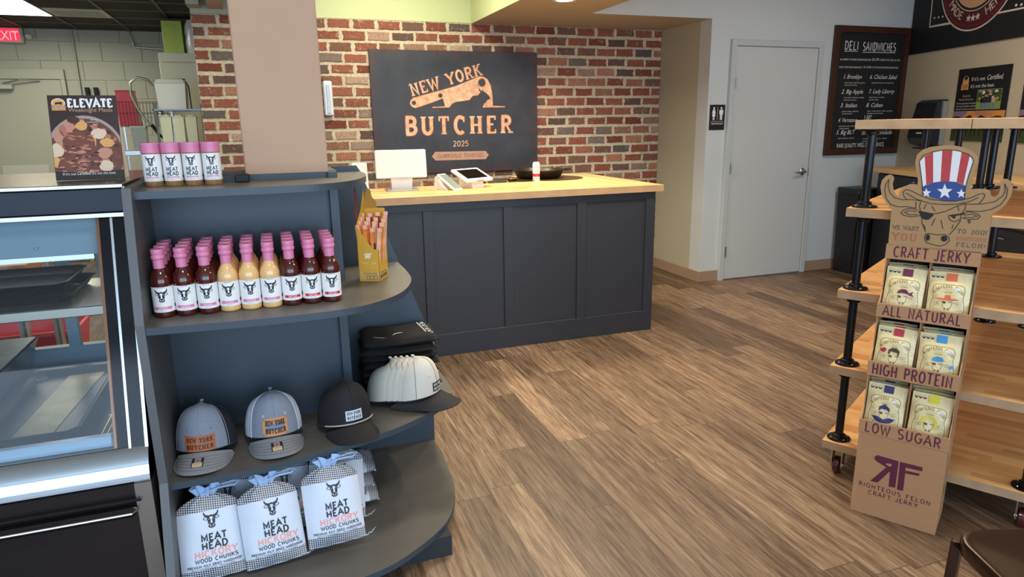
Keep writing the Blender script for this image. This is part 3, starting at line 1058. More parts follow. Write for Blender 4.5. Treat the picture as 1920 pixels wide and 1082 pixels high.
# tablet
t = thing('tablet_terminal', 'white tablet till with black screen facing up beside the card terminal', 'tablet', (1.36, 4.60, TOPZ), R(28))
mb = MB(); mb.M = Matrix.Translation((0, 0, .085)) @ Matrix.Rotation(R(24), 4, 'X')
mb.box((-.13, -.09, -.012), (.13, .09, .008), bev=.006)
mb.build('case', WHITEPL, t)
mb = MB(); mb.M = Matrix.Translation((0, 0, .085)) @ Matrix.Rotation(R(24), 4, 'X')
mb.box((-.10, -.062, .0081), (.10, .066, .0095), bev=.0005)
mb.build('screen', mat('tablet_black_glass', '#100d0c', .12), t)
MB().prism([(-.06, 0), (.08, 0), (.07, .10), (-.05, .045)], -.055, .055, axis='x').build('stand', WHITEPL, t)
mb = MB(); mb.M = Matrix.Translation((.0, -.075, .046)) @ Matrix.Rotation(R(24), 4, 'X')
mb.box((-.03, -.012, .006), (.03, -.004, .011))
mb.build('card_slot', mat('slot_grey', '#77787a', .4), t)
# spray can
t = thing('spray_can', 'slim white canister with red band standing on the counter below the sign corner', 'can', (1.95, 4.86, TOPZ))
MB().lathe([(0, 0), (.027, 0), (.028, .004), (.028, .125), (.025, .135), (.022, .139), (0, .139)], 28).build('body', WHITEPL, t, smooth=40)
MB().lathe([(.0284, .034), (.0284, .056)], 28, cap=False).build('red_band', mat('red_band', '#c23b44', .4), t, smooth=60)
a = Art()
for k in range(5):
    a.rect(-.012, .068 + k * .009, .012, .0715 + k * .009, 0)
a.text('CLEAN', 0, .113, .009, 1, 1, 'c')
mb = MB()
a.lay(mb, lambda x, y, d: (-.0284 * math.sin(-x / .0284), -(.0284 + d) * math.cos(x / .0284), y), cut=[-.008, -.004, 0, .004, .008])
mb.build('printed_text', [mat('pale_grey_print', '#a9a6a0', .6), mat('red_print', '#b5384a', .6)], t)
MB().lathe([(0, .139), (.023, .139), (.023, .143), (0, .1435)], 20).build('cap', WHITEPL, t, smooth=40)
# pan
t = thing('frying_pan', 'wide dark shallow metal pan behind the white canister', 'pan', (2.06, 5.08, TOPZ + .004))
mt = mat('dark_cast_metal', '#453f35', .35, .7)
MB().lathe([(0, .004), (.16, .004), (.175, .01), (.20, .06), (.207, .066), (.205, .07), (.197, .062), (.17, .014), (0, .010)], 40).build('bowl', mt, t, smooth=50)
MB().tube([(.19, .05, .055), (.26, .06, .06), (.28, .0, .06), (.2, -.03, .055)], .006).build('loop_handle', mt, t)
t = thing('serving_tray', 'round flat dark tray lying under the pan', 'tray', (2.14, 5.06, TOPZ))
MB().lathe([(0, 0), (.27, 0), (.275, .003), (.27, .0035), (0, .0035)], 40).build('plate', mat('tray_brown', '#6b5136', .35, .5), t, smooth=50)
t = thing('small_dish', 'small round metal dish left of the dark pan', 'dish', (1.78, 4.93, TOPZ))
MB().lathe([(0, .002), (.035, 0), (.045, .018), (.047, .02), (.043, .019), (.033, .005), (0, .005)], 24).build('dish', mat('bronze_dish', '#8a6f4a', .3, .8), t, smooth=50)
MB().lathe([(0, .006), (.028, .008), (.02, .014), (0, .016)], 16).build('contents', mat('mint_cream', '#e4ddc4', .5), t, smooth=50)

# ================================================================ RESTROOM SIGN
t = thing('restroom_sign', 'small black restroom sign with white man and woman figures left of the door', 'sign', (3.803, 5.285, 1.413))
a = Art()
a.ell(.043, .192, .0095, .0095, 0)
a.poly([(.033, .18), (.053, .18), (.064, .148), (.059, .146), (.052, .163), (.062, .12), (.024, .12), (.034, .163), (.027, .146), (.022, .148)], 0)
a.rect(.034, .088, .041, .12, 0).rect(.045, .088, .052, .12, 0)
a.ell(.122, .192, .0095, .0095, 0)
a.poly([(.107, .178), (.137, .178), (.143, .172), (.143, .138), (.138, .138), (.136, .165), (.134, .088), (.1235, .088), (.1225, .13), (.1205, .13), (.1195, .088), (.110, .088), (.108, .165), (.106, .138), (.101, .138), (.101, .172)], 0)
a.rect(.081, .088, .084, .205, 0)
a.rect(.012, .074, .153, .076, 0)
a.text('RESTROOM', .0825, .048, .017, 0, 1, 'c', width=.125)
MB().box((0, -.006, 0), (.165, 0, .222), bev=.004).build('plate', mat('black_sign_plastic', '#16161a', .4), t)
mb = MB()
a.lay(mb, flat((0, -.0061, 0), (1, 0, 0), (0, 0, 1), (0, -1, 0)))
mb.build('figures_and_text', WHT, t)

# ================================================================ CHALKBOARD MENU
BW, BH = .935, 1.20
t = thing('chalkboard_menu', 'tall black chalkboard menu in dark wood frame right of the restroom door', 'menu board', (5.14, 5.285, 1.148))
mw = mat('dark_walnut_frame', '#43251a', .45, var=.25, vscale=20, stretch=(1, 1, 8))
mwh = mat('dark_walnut_rail', '#43251a', .45, var=.25, vscale=20, stretch=(8, 1, 1))
MB().box((.05, -.012, .05), (BW - .05, 0, BH - .05)).build('chalkboard', mat('blackboard', '#17171a', .7, var=.2, vscale=6), t)
f = .058
for (nm, pts, m) in (('frame_rail', [(0, 0), (BW, 0), (BW - f, f), (f, f)], mwh), ('frame_rail', [(0, BH), (f, BH - f), (BW - f, BH - f), (BW, BH)], mwh), ('frame_stile', [(0, 0), (f, f), (f, BH - f), (0, BH)], mw), ('frame_stile', [(BW, 0), (BW, BH), (BW - f, BH - f), (BW - f, f)], mw)):
    MB().prism(pts, -.032, 0, axis='y').build(nm, m, t)
C = hom([(1313, 107), (1815, 124), (1722, 958), (1237, 978)], [(0, BH), (BW, BH), (BW, 0), (0, 0)])
a = Art()
CHALK = mat('chalk_white', '#e6e6e0', .8)


def chalk(txt, x0, x1, yb, h, shear=.0, deco=False, wt=.09):
    u0, v0 = C(x0, yb)
    u1, v1 = C(x1, yb + (x1 - x0) * .02)
    w = abs(u1 - u0)
    b = Art()
    if deco:
        b.letters(txt, u0, v0, h, 0, 1, width=w, wt=wt, gap=.2)
    else:
        b.text(txt, u0, v0, h, 0, 1, width=w, shear=shear)
    q = MB()
    b.lay(q, flat((0, -.0123, 0), (1, 0, 0), (0, 0, 1), (0, -1, 0)))
    q.build('chalk_lettering', CHALK, t)
    return u0, u1, v0


u0, u1, v = chalk('DELI', 1375, 1465, 268, .074, deco=True, wt=.11)
a.stroke([(u0, v - .016), (u1, v - .013)], .005)
u0, u1, v = chalk('SANDWICHES', 1497, 1717, 274, .074, deco=True, wt=.11)
a.stroke([(u0, v - .016), (u1, v - .013)], .005)
chalk('ALL MADE TO ORDER SANDWICHES ARE', 1345, 1553, 340, .018)
chalk('$12.99', 1560, 1605, 342, .026)
chalk('& SERVED WITH A BAG OF CHIPS', 1610, 1748, 342, .018)
chalk('BUILD YOUR OWN SANDWICH', 1340, 1490, 392, .018)
chalk('OR', 1500, 1515, 392, .02)
chalk('CHOOSE', 1520, 1556, 392, .02)
chalk('OUT OF OUR SIGNATURE SANDWICHES', 1562, 1735, 392, .018)
for (s1, x0, x1, y, s2, s3, sx1, sx2) in (
        ('1. Brooklyn', 1364, 1490, 463, 'prosciutto, capicola, genoa', 'salami, provolone cheese', 1375, 1512),
        ('2. Big Apple', 1354, 1500, 563, 'roast beef, capicola, turkey,', 'american cheese', 1370, 1508),
        ('3. Italian', 1344, 1460, 655, 'genoa salami, capicola', 'provolone cheese', 1360, 1470),
        ('4. Verrazano', 1333, 1462, 754, 'prosciutto, swiss cheese,', 'roasted peppers', 1340, 1448),
        ('5. Big BLT', 1320, 1448, 836, 'bacon, lettuce, tomato', '', 1335, 1442),
        ('6. Chicken Salad', 1543, 1728, 463, 'made fresh deli w/ cranberries', '', 1556, 1706),
        ('7. Lady Liberty', 1535, 1712, 560, 'turkey, bacon, avocado', 'american cheese', 1540, 1642),
        ('8. Cuban', 1520, 1632, 652, 'ham, roast pork, swiss, pickles', 'mustard on cuban bread', 1528, 1700),
        ('9. BEST', 1507, 1560, 735, 'salami, provolone', '', 1530, 1660),
        ('10. Grilled Portobello', 1488, 1697, 838, 'mushroom, peppers, onion', 'provolone, pesto', 1500, 1662)):
    chalk(s1, x0, x1, y, .042, shear=.35)
    chalk(s2, sx1, sx2, y + 30, .013, shear=.2)
    if s3:
        chalk(s3, sx1, sx1 + (sx2 - sx1) * .62, y + 46, .013, shear=.2)
chalk('RARE QUALITY, WELL DONE SERVICE.', 1325, 1643, 925, .042)
mb = MB()
a.lay(mb, flat((0, -.0123, 0), (1, 0, 0), (0, 0, 1), (0, -1, 0)))
mb.build('chalk_underline', CHALK, t)


# ================================================================ RIGHT WALL
def on_wall(name, label, cat, a_, z, d=0.0, group=None):
    t = thing(name, label, cat, tuple(wp(a_, d, z)), 0, group)
    t.rotation_euler = (0, 0, math.atan2(WD.y, WD.x))
    return t          # local x runs along the wall towards the camera, local y points into the wall... (see WSIGN)


# local x = WD, local y = WD rotated +90 deg; that is into the wall or the room:
_ly = Vector((-WD.y, WD.x, 0))
WS = 1.0 if _ly.dot(WN) > 0 else -1.0        # room side sign along local y

t = on_wall('hanging_banner', 'wide black banner with red meat roundel and white border high on the right wall', 'banner', .02, 2.10)
MB().box((0, 0, 0), (2.6, WS * .012, .88)).build('panel', mat('banner_black', '#141315', .65), t)
Bn = hom([(9.5, 1027.3), (1816.9, 778.5), (2023.4, -523.0), (130.8, 19.6)], [(-.02, -.1), (1.48, -.1), (1.48, .5), (-.02, .5)])
a = Art()
cr = mat('banner_cream', '#e9dcc6', .6)
rd = mat('banner_maroon', '#58131c', .6)
rr = mat('banner_red', '#c1281f', .6)
a.stroke([Bn(430, -60), Bn(378, 420), Bn(735, 362)], .014, 0, 1)
u0, v0 = Bn(378, 420)
a.stroke([(u0, v0), (2.4, v0 - .02)], .014, 0, 1)
_ua, _ub = Bn(555, -20)[0], Bn(1745, -60)[0]
rx_ = ry_ = (_ub - _ua) / 2
cx_, cy_ = (_ua + _ub) / 2, Bn(1060, 452)[1] + ry_
k_ = rx_ / .36
a.ell(cx_, cy_, rx_ + .010 * k_, ry_ + .010 * k_, 0, 2, 48)
a.ell(cx_, cy_, rx_, ry_, 1, 3, 48)
for k in range(60):
    th = k * 6
    q_ = rx_ - .022 * k_
    a.stroke([(cx_ + q_ * math.cos(R(th)), cy_ + q_ * math.sin(R(th))), (cx_ + q_ * math.cos(R(th + 3)), cy_ + q_ * math.sin(R(th + 3)))], .004 * k_, 2, 4)
for q_, c_, l_ in ((.112, 0, 4), (.118, 3, 5), (.134, 4, 6)):
    a.ell(cx_, cy_, rx_ - q_ * k_, ry_ - q_ * k_, c_, l_, 48)
for k in range(70):
    th = R(k * 360 / 70)
    q_ = rx_ - .138 * k_
    a.stroke([(cx_ + .08 * k_ * math.cos(th), cy_ + .08 * k_ * math.sin(th)), (cx_ + q_ * math.cos(th), cy_ + q_ * math.sin(th))], [.002, .008 * k_], 5, 7)
M_ = lambda L: [(cx_ + p * k_, cy_ + q * k_) for p, q in L]
a.poly(M_([(-.19, .02), (-.14, -.045), (-.06, -.06), (.02, -.135), (.08, -.09), (.17, -.05), (.19, .03), (.1, .13), (-.1, .12)]), 2, 8)
a.poly(M_([(-.03, -.05), (.03, -.115), (.12, -.05), (.06, .0)]), 6, 9)
a.stroke(M_([(-.17, .0), (-.05, -.03), (.02, -.05), (.15, .0)]), .008, 1, 10)


def ringtext(txt, a0, a1, hh, mi):
    for i, ch in enumerate(txt):
        if ch == ' ':
            continue
        th = R(a0 + (a1 - a0) * i / (len(txt) - 1))
        px_, py_ = cx_ + (rx_ - .070 * k_) * math.cos(th), cy_ + (ry_ - .070 * k_) * math.sin(th)
        nx, ny = -math.cos(th), -math.sin(th)
        rot = math.atan2(ny, nx) - PI / 2
        if ch == '*':
            a.star(px_ + nx * .01, py_ + ny * .0, .026 * k_, mi, 5, rot=90 + math.degrees(rot))
        else:
            a.text(ch, px_ - nx * .028, py_ - ny * .028, .055 * k_, mi, 5, 'c', rot=rot)


ringtext('MADE *** HERE', 218, 322, .05, 0)
for k in range(3):
    u, v = Bn(455 + k * 65, 280 - k * 10)
    a.ell(u, v, .012, .009, 0, 2, 10)
    u, v = Bn(1735 + k * 80, 80 - k * 10)
    a.ell(u, v, .014, .011, 0, 2, 10)
mb = MB()
# the panel ends at z = .88, keep print inside
b2 = Art()
for pts, fs, mi, ly in a.items:
    for f_ in fs:
        q = clip_rect([pts[i] for i in f_], 0, 2.6, 0, .88)
        if q:
            b2.poly(q, mi, ly)
b2.lay(mb, flat((0, WS * .0122, 0), (1, 0, 0), (0, 0, 1), (0, WS, 0)))
mb.build('roundel_and_border', [cr, rd, rr, mat('banner_dark', '#1b0d0f', .6), mat('banner_sun', '#efc79a', .6), mat('banner_rays', '#d98a4c', .6), mat('banner_bright_red', '#e0402c', .6)], t)


def ranch_poster(a0, label, seed, W_=.625, H_=.612):
    t = on_wall('ranch_poster', label, 'poster', a0, 1.292)
    MB().box((0, 0, 0), (W_, WS * .008, H_)).build('board', mat('poster_black', '#151214', .5), t)
    rb = random.Random(seed)
    M_ = [mat('poster_white', '#eeeae0', .6), mat('poster_orange', '#e79a45', .6), mat('poster_dusk', '#8d7a8e', .6), mat('poster_grass', '#3d4a1d', .6), mat('poster_cattle', '#17110f', .6),
          mat('poster_leaf', '#42502a', .6), mat('poster_skin', '#c58e6e', .6), mat('poster_denim', '#6d83a6', .6), mat('poster_tan', '#c9b28c', .6), mat('poster_gold', '#e0aa66', .6), mat('poster_lawn', '#8aa044', .6), mat('poster_shirt', '#26292a', .6)]
    a = Art()
    a.rect(0, 0, W_, .19, 3, 1)
    for k in range(40):
        x, y = rb.uniform(.02, W_ - .02), rb.uniform(.01, .07)
        a.rect(x, y, x + .03, y + .004, 5, 2)
    for k in range(6):           # cattle
        x = .03 + k * .105
        a.poly(clip_rect([(x, .15), (x + .07, .155), (x + .085, .13), (x + .08, .09), (x + .005, .09)], 0, W_, 0, 1) or [(0, 0), (.01, 0), (0, .01)], 4, 3)
        for q in (.008, .06):
            a.rect(min(x + q, W_ - .02), .045, min(x + q + .012, W_ - .005), .095, 4, 3)
    a.rect(0, .19, W_, .255, 1, 1)
    a.poly([(0, .19), (0, .255), (W_ * .3, .255), (W_ * .2, .19)], 2, 2)
    for k in range(4):
        y = .215 + .012 * k
        a.poly([(rb.uniform(.15, .3), y), (rb.uniform(.4, .55), y + .004), (rb.uniform(.4, .5), y + .007), (.3, y + .006)], 2, 3)
    hills = [(0, .185)] + [(W_ * k / 14, .205 + .012 * math.sin(k * 1.7) + .006 * math.sin(k * 4)) for k in range(15)] + [(W_, .185)]
    a.poly(hills, 4, 4)
    # emblem
    a.ell(.105, .515, .038, .038, 9, 1, 20)
    a.rect(.066, .472, .144, .512, 9, 1)
    a.poly([(.085, .545), (.12, .55), (.128, .538), (.122, .52), (.117, .505), (.112, .522), (.095, .522), (.09, .505), (.086, .522)], 4, 2)
    a.rect(.056, .455, .15, .482, 1, 3).rect(.056, .435, .15, .452, 9, 3)
    a.text('CERTIFIED', .103, .462, .014, 4, 4, 'c', width=.08)
    a.text('BEEF', .103, .438, .011, 4, 4, 'c', width=.05)
    a.text("If it's not", .175, .505, .032, 0, 1, width=.165)
    a.text('Certified,', .355, .505, .042, 0, 1, shear=.4, width=.19)
    a.text("it's not the best.", .175, .447, .032, 0, 1, width=.285)
    if seed == 1:
        a.text('Raised by', .14, .375, .018, 8, 1, 'c', width=.10)
        a.text('Family Ranchers', .14, .345, .018, 8, 1, 'c', width=.18)
        for k, s_ in enumerate(('We have a great team of people', 'who work together and feel', 'blessed to be here, and we in', 'pride of the work we do and the', 'cattle we raise.')):
            a.text(s_, .145, .315 - k * .024, .013, 0, 1, 'c', width=.24 if k < 4 else .11)
        x0, y0, x1, y1 = .275, .27, .555, .425
        a.rect(x0 - .003, y0 - .003, x1 + .003, y1 + .003, 8, 1)
        a.rect(x0, y0, x1, y1, 5, 2)
        a.rect(x0, y0, x1, y0 + .06, 10, 3)
        for k in range(26):
            q = clip_rect(blob(rb.uniform(x0, x1), rb.uniform(y0 + .06, y1), .02, .014, rb, 7), x0, x1, y0, y1)
            if q:
                a.poly(q, rb.choice([3, 5, 0, 10]), 4)
        for (px_, c, hh) in ((.345, 4, .118), (.385, 11, .13), (.43, 11, .14), (.475, 8, .12)):
            a.rect(px_ - .014, y0 + .005, px_ + .014, y0 + .052, 7, 5)
            a.poly([(px_ - .022, y0 + .05), (px_ + .022, y0 + .05), (px_ + .02, y0 + hh - .03), (px_ - .02, y0 + hh - .03)], c, 6)
            a.ell(px_, y0 + hh - .015, .011, .015, 6, 7, 12)
            if px_ == .43:
                a.ell(px_, y0 + hh - .003, .022, .006, 8, 8, 12)
            else:
                a.ell(px_, y0 + hh - .006, .012, .009, 4, 8, 10)
    else:
        a.ell(.12, .30, .045, .055, 6, 2)
        a.rect(.075, .19, .3, .25, 8, 3)
    mb = MB()
    a.lay(mb, flat((0, WS * .0081, 0), (1, 0, 0), (0, 0, 1), (0, WS, 0)))
    mb.build('print', M_, t)


ranch_poster(.80, 'black ranch poster with family photo and sunset strip on the right wall', 1)
ranch_poster(1.575, 'second black poster cut off by the right edge of the photo', 2)

t = on_wall('towel_dispenser', 'black paper towel dispenser on the cream wall left of the ranch poster', 'dispenser', .36, 1.22)
md = mat('dispenser_black', '#1d1f25', .28)
MB().rings([[(0, 0, 0), (.34, 0, 0), (.34, WS * .10, .03), (0, WS * .10, .03)], [(-.01, 0, .06), (.35, 0, .06), (.34, WS * .135, .09), (.0, WS * .135, .09)], [(-.01, 0, .16), (.35, 0, .16), (.335, WS * .13, .16), (.005, WS * .13, .16)], [(.0, 0, .41), (.34, 0, .41), (.32, WS * .09, .41), (.02, WS * .09, .41)], [(.01, 0, .435), (.33, 0, .435), (.30, WS * .06, .435), (.04, WS * .06, .435)]]).build('cover', md, t, smooth=25)
mb = MB()
MB().box((-.012, WS * .002, .03), (.352, WS * .05, .42)).build('back_plate', mat('dispenser_grey_side', '#8e8c88', .4), t)
MB().box((.13, WS * .128, .13), (.21, WS * .134, .142)).build('emblem', WHT, t)
MB().box((.03, WS * .03, -.012), (.31, WS * .09, .0)).build('towel_slot', mat('slot_dark', '#101012', .5), t)

# low cabinets along the right wall
t = thing('base_cabinet', 'dark base cabinet run along the cream wall behind the pipe rack', 'cabinet', tuple(wp(.52, 0, 0)))
t.rotation_euler = (0, 0, math.atan2(WD.y, WD.x))
mk = mat('black_cabinet', '#26262a', .5)
MB().box((0, WS * .005, 0), (3.3, WS * .46, 1.0)).build('body', mk, t)
for k in range(5):
    dd = MB().box((.02 + k * .655, WS * .46, .06), (.65 + k * .655, WS * .48, .70), bev=.002).build('door', mk, t)
    MB().tube([(.32 + k * .655, WS * .50, .64), (.42 + k * .655, WS * .50, .64)], .006).build('handle', STEEL, dd)
mwp = mat('striped_walnut_panel', '#6e3d24', .5, var=.55, vscale=9, stretch=(.6, 1, 9))
for k in range(1, 5):
    MB().box((.02 + k * .655, WS * .46, .72), (.65 + k * .655, WS * .485, .985), bev=.002).build('drawer', mwp, t)
MB().box((.02, WS * .46, .72), (.65, WS * .48, .985), bev=.002).build('drawer', mk, t)
t = thing('cabinet_worktop', 'thin butcher block worktop on the dark cabinets by the right wall', 'worktop', tuple(wp(.46, 0, 1.0)))
t.rotation_euler = (0, 0, math.atan2(WD.y, WD.x))
MB().box((0, WS * .005, 0), (3.4, WS * .52, .04), bev=.002).build('slab', BUTCH, t)
t = thing('remote_control', 'flat black gadget lying on the worktop below the ranch poster', 'gadget', tuple(wp(1.30, .30, 1.04)))
t.rotation_euler = (0, 0, math.atan2(WD.y, WD.x))
MB().box((-.12, -.06, 0), (.12, .06, .028), bev=.008).build('body', BLK, t)
MB().lathe([(0, .028), (.02, .028), (.018, .034), (0, .035)], 16).build('button', mat('dark_button', '#333338', .4), t)

t = thing('waste_bin', 'tall black waste bin in the corner below the chalkboard', 'bin', (5.47, 5.105, 0), R(0))
MB().rings([[(-.12, -.11, 0), (.12, -.11, 0), (.12, .11, 0), (-.12, .11, 0)], [(-.135, -.125, .78), (.135, -.125, .78), (.135, .125, .78), (-.135, .125, .78)]]).build('body', mat('bin_black', '#1a1a1d', .45), t)
MB().box((-.145, -.135, .78), (.145, .135, .84), bev=.01).build('lid', mat('bin_lid', '#222226', .4), t)
MB().box((-.1, -.138, .795), (.1, -.135, .825)).build('flap', mat('bin_flap', '#101013', .3), t)

ORD = ['first', 'second', 'third', 'fourth', 'fifth', 'sixth', 'seventh', 'eighth', 'ninth', 'tenth']

# ================================================================ REFRIGERATED DISPLAY CASE
def glass_material():
    m = bpy.data.materials.new('case_glass')
    m.use_nodes = True
    t = m.node_tree
    t.nodes.clear()
    o = t.nodes.new('ShaderNodeOutputMaterial')
    mx = t.nodes.new('ShaderNodeMixShader')
    fr = t.nodes.new('ShaderNodeFresnel'); fr.inputs[0].default_value = 1.5
    tr = t.nodes.new('ShaderNodeBsdfTransparent'); tr.inputs[0].default_value = (.93, .96, .97, 1)
    gl = t.nodes.new('ShaderNodeBsdfGlossy'); gl.inputs['Roughness'].default_value = .02
    t.links.new(fr.outputs[0], mx.inputs[0]); t.links.new(tr.outputs[0], mx.inputs[1]); t.links.new(gl.outputs[0], mx.inputs[2])
    t.links.new(mx.outputs[0], o.inputs[0])
    return m


GLASS = glass_material()
BLKG = mat('gloss_black_trim', '#0e0e13', .12, spec=.3)
DKBROWN = mat('dark_gloss_base', '#211b1c', .16)
BLUEGREY = mat('case_blue_grey', '#7f9aa8', .45)
m_band = mat('case_header_navy', '#151928', .25, 0, spec=.25)
dc = thing('display_case', 'refrigerated deli display case with slanted glass at the left edge', 'display case', (0, 0, 0))
XL, XR = -2.3, -.412


def yf(z):          # slanted front plane
    return 2.365 - (1.25 - z) * (.235 / .70)


MB().box((XL, 2.36, 1.25), (XR, 3.08, 1.325), bev=.004).build('header', m_band, dc)
MB().box((XL, 2.345, 1.325), (XR - .002, 3.08, 1.338), bev=.002).box((XL, 2.348, 1.238), (XR - .002, 2.36, 1.25)).box((XR - .006, 2.352, 1.245), (XR, 2.362, 1.33)).build('top_plate', mat('case_top_steel', '#a39a88', .16, .9), dc)
mb = MB()
mb.add([(XL, yf(.56), .56), (XR - .085, yf(.56), .56), (XR - .085, yf(1.24), 1.24), (XL, yf(1.24), 1.24)], [(0, 1, 2, 3)])
mb.build('front_glass', GLASS, dc)
# right hand post: two gloss black strips and bright edges
for (a, b, m, l) in ((-.083, -.053, BLKG, 0), (-.053, -.046, STEEL, -.004), (-.046, -.009, BLKG, -.002), (-.009, 0, STEEL, -.006), (-.092, -.083, mat('copper_edge', '#8a5a3c', .35, .6), .002)):
    mb = MB()
    mb.rings([[(XR + a, yf(z) + l, z), (XR + b, yf(z) + l, z), (XR + b, yf(z) + .035, z), (XR + a, yf(z) + .035, z)] for z in (.56, 1.24)])
    mb.build('post_strip', m, dc)
# chrome ledge under the glass
mb = MB()
prof = [(2.145, .575), (2.118, .560), (2.098, .530), (2.088, .505), (2.086, .480), (2.10, .470), (2.19, .470), (2.19, .575)]
mb.rings([[(x, y, z) for (y, z) in prof] for x in (XL, XR)])
mb.build('chrome_ledge', mat('polished_ledge', '#dde6ee', .10, 1.0), dc, smooth=30)
MB().box((XL, 2.095, .0), (XR - .048, 2.16, .47)).box((XR - .05, 2.16, .0), (XR - .012, 3.05, .56)).build('base_panel', DKBROWN, dc)
MB().box((XL, 2.075, .418), (XR - .03, 2.096, .428), bev=.003).box((XL, 2.06, .375), (XR - .045, 2.096, .405), bev=.010).build('bumper_rail', mat('bumper_gloss', '#1b1617', .1), dc)
MB().tube([(XL, 2.058, .392), (XR - .055, 2.058, .392), (XR - .048, 2.07, .394)], .0045).build('rail_chrome', CHROME, dc)
mb = MB()
mb.box((XR - .046, 2.09, 0), (XR, 2.12, .47)).box((XR - .012, 2.12, 0), (XR, 3.08, .56)).box((XR - .012, 3.02, .56), (XR, 3.08, 1.25))
mb.prism([(2.132, .56), (2.20, .56), (2.41, 1.245), (2.365, 1.245)], XR - .010, XR, axis='x')
mb.build('end_panel', mat('brushed_end_steel', '#aaa39c', .3, .9), dc)
# inside
MB().box((XL, 2.40, 1.12), (XR - .1, 2.98, 1.235)).box((XL, 2.98, 1.06), (XR - .02, 3.04, 1.245)).build('light_housing', BLUEGREY, dc)
MB().box((XL, 2.40, 1.105), (XR - .12, 2.42, 1.12)).lathe([(0, 1.15), (.007, 1.15), (.007, 1.151), (0, 1.151)], 12, c=(-.68, 2.397)).build('light_trim', STEEL, dc)
MB().box((XL, 3.0, .56), (XR - .02, 3.04, .66)).box((-.66, 2.995, .66), (-.625, 3.035, 1.06)).box((-.61, 3.0, .66), (-.575, 3.04, 1.06)).box((-1.5, 2.995, .66), (-1.46, 3.035, 1.06)).box((-.80, 2.998, .66), (-.76, 3.03, 1.06)).build('rear_door_frame', BLUEGREY, dc)
MB().add([(-1.46, 3.015, .66), (-.66, 3.015, .66), (-.66, 3.015, 1.06), (-1.46, 3.015, 1.06)], [(0, 1, 2, 3)]).build('rear_glass', GLASS, dc)
MB().box((XL, 2.40, .945), (XR - .10, 2.86, .955)).box((XL, 2.385, .925), (XR - .10, 2.405, .957), bev=.003).build('middle_shelf', mat('shelf_steel', '#b9b3a6', .25, .9), dc)
MB().box((XL, 2.17, .555), (XR - .02, 3.0, .565)).build('deck', mat('deck_black', '#121114', .5, spec=.3), dc)
gr = MB()
for k in range(12):
    x = -.56 + k * .018 * .9
    gr.box((x - .45 * 0, 2.20, .572), (x + .003, 2.78, .576))
gr.box((-.57, 2.42, .568), (-.40 - .03, 2.426, .572)).box((-.57, 2.22, .568), (-.43, 2.226, .572))
gr.build('wire_grate', mat('brass_wire', '#c8bb8c', .35, .7), dc)
MB().box((XL, 2.17, .566), (XR - .10, 2.20, .60), bev=.004).build('price_rail', mat('rail_pale_blue', '#a9c6dc', .3), dc)
area('case_lamp', (-1.2, 2.66, 1.10), (0, 0, 0), 1.4, .25, 2.2, (.93, .97, 1.0), 170)

mbk = mat('melamine_black', '#0a0a0d', .4, spec=.3)


def tray(loc, w, d, h, label, rz=0, painted_reflection=None, name='serving_tray'):
    t = thing(name, label, 'tray', loc, rz, 'black trays in the display case')
    mb = MB()
    e = .03
    def ring(w_, d_, z):
        return [(-w_ / 2 + e, -d_ / 2, z), (w_ / 2 - e, -d_ / 2, z), (w_ / 2, -d_ / 2 + e, z), (w_ / 2, d_ / 2 - e, z), (w_ / 2 - e, d_ / 2, z), (-w_ / 2 + e, d_ / 2, z), (-w_ / 2, d_ / 2 - e, z), (-w_ / 2, -d_ / 2 + e, z)]
    mb.rings([ring(w - .05, d - .05, 0), ring(w - .02, d - .02, h * .8), ring(w, d, h), ring(w - .008, d - .008, h), ring(w - .03, d - .03, h * .8), ring(w - .06, d - .06, .006)])
    mb.build('tray', mbk, t, smooth=35)
    if painted_reflection:
        MB().add([(-.05, -d / 2 + .035, .008), (.06, -d / 2 + .035, .008), (.10, d / 2 - .035, .008), (-.02, d / 2 - .035, .008)], [(0, 1, 2, 3)]).build('painted_reflection', painted_reflection, t)
    return t


tray((-.84, 2.64, .9575), .44, .36, .03, 'lower black tray on the middle shelf of the display case')
tray((-.86, 2.64, .9895), .44, .34, .03, 'upper black tray stacked on the middle shelf of the display case')
cream = mat('tray_reflection_paint', '#8f8654', .45, var=.3, vscale=14)  # yellowish reflection painted as a flat band inside the black tray
tray((-.76, 2.56, .578), .30, .66, .035, 'black tray with painted yellowish reflection on the deck of the display case', R(0), cream)
t = thing('glass_dish', 'shallow clear blue dish at the left front of the display case deck', 'dish', (-1.06, 2.66, .60), R(0))
MB().rings([[(-.16, -.25, 0), (.13, -.25, 0), (.13, .28, 0), (-.16, .28, 0)], [(-.19, -.29, .12), (.17, -.29, .12), (.17, .31, .12), (-.19, .31, .12)]], cap=False).build('dish_side', mat('smoky_blue', '#6d7f8b', .15, .3), t)
MB().box((-.185, -.285, .118), (.165, .305, .124), bev=.002).build('cover', mat('cover_blue', '#5d727d', .25, .0, var=.15, vscale=18), t)
MB().box((-.14, -.22, -.022), (.11, .24, 0)).build('base', mbk, t)

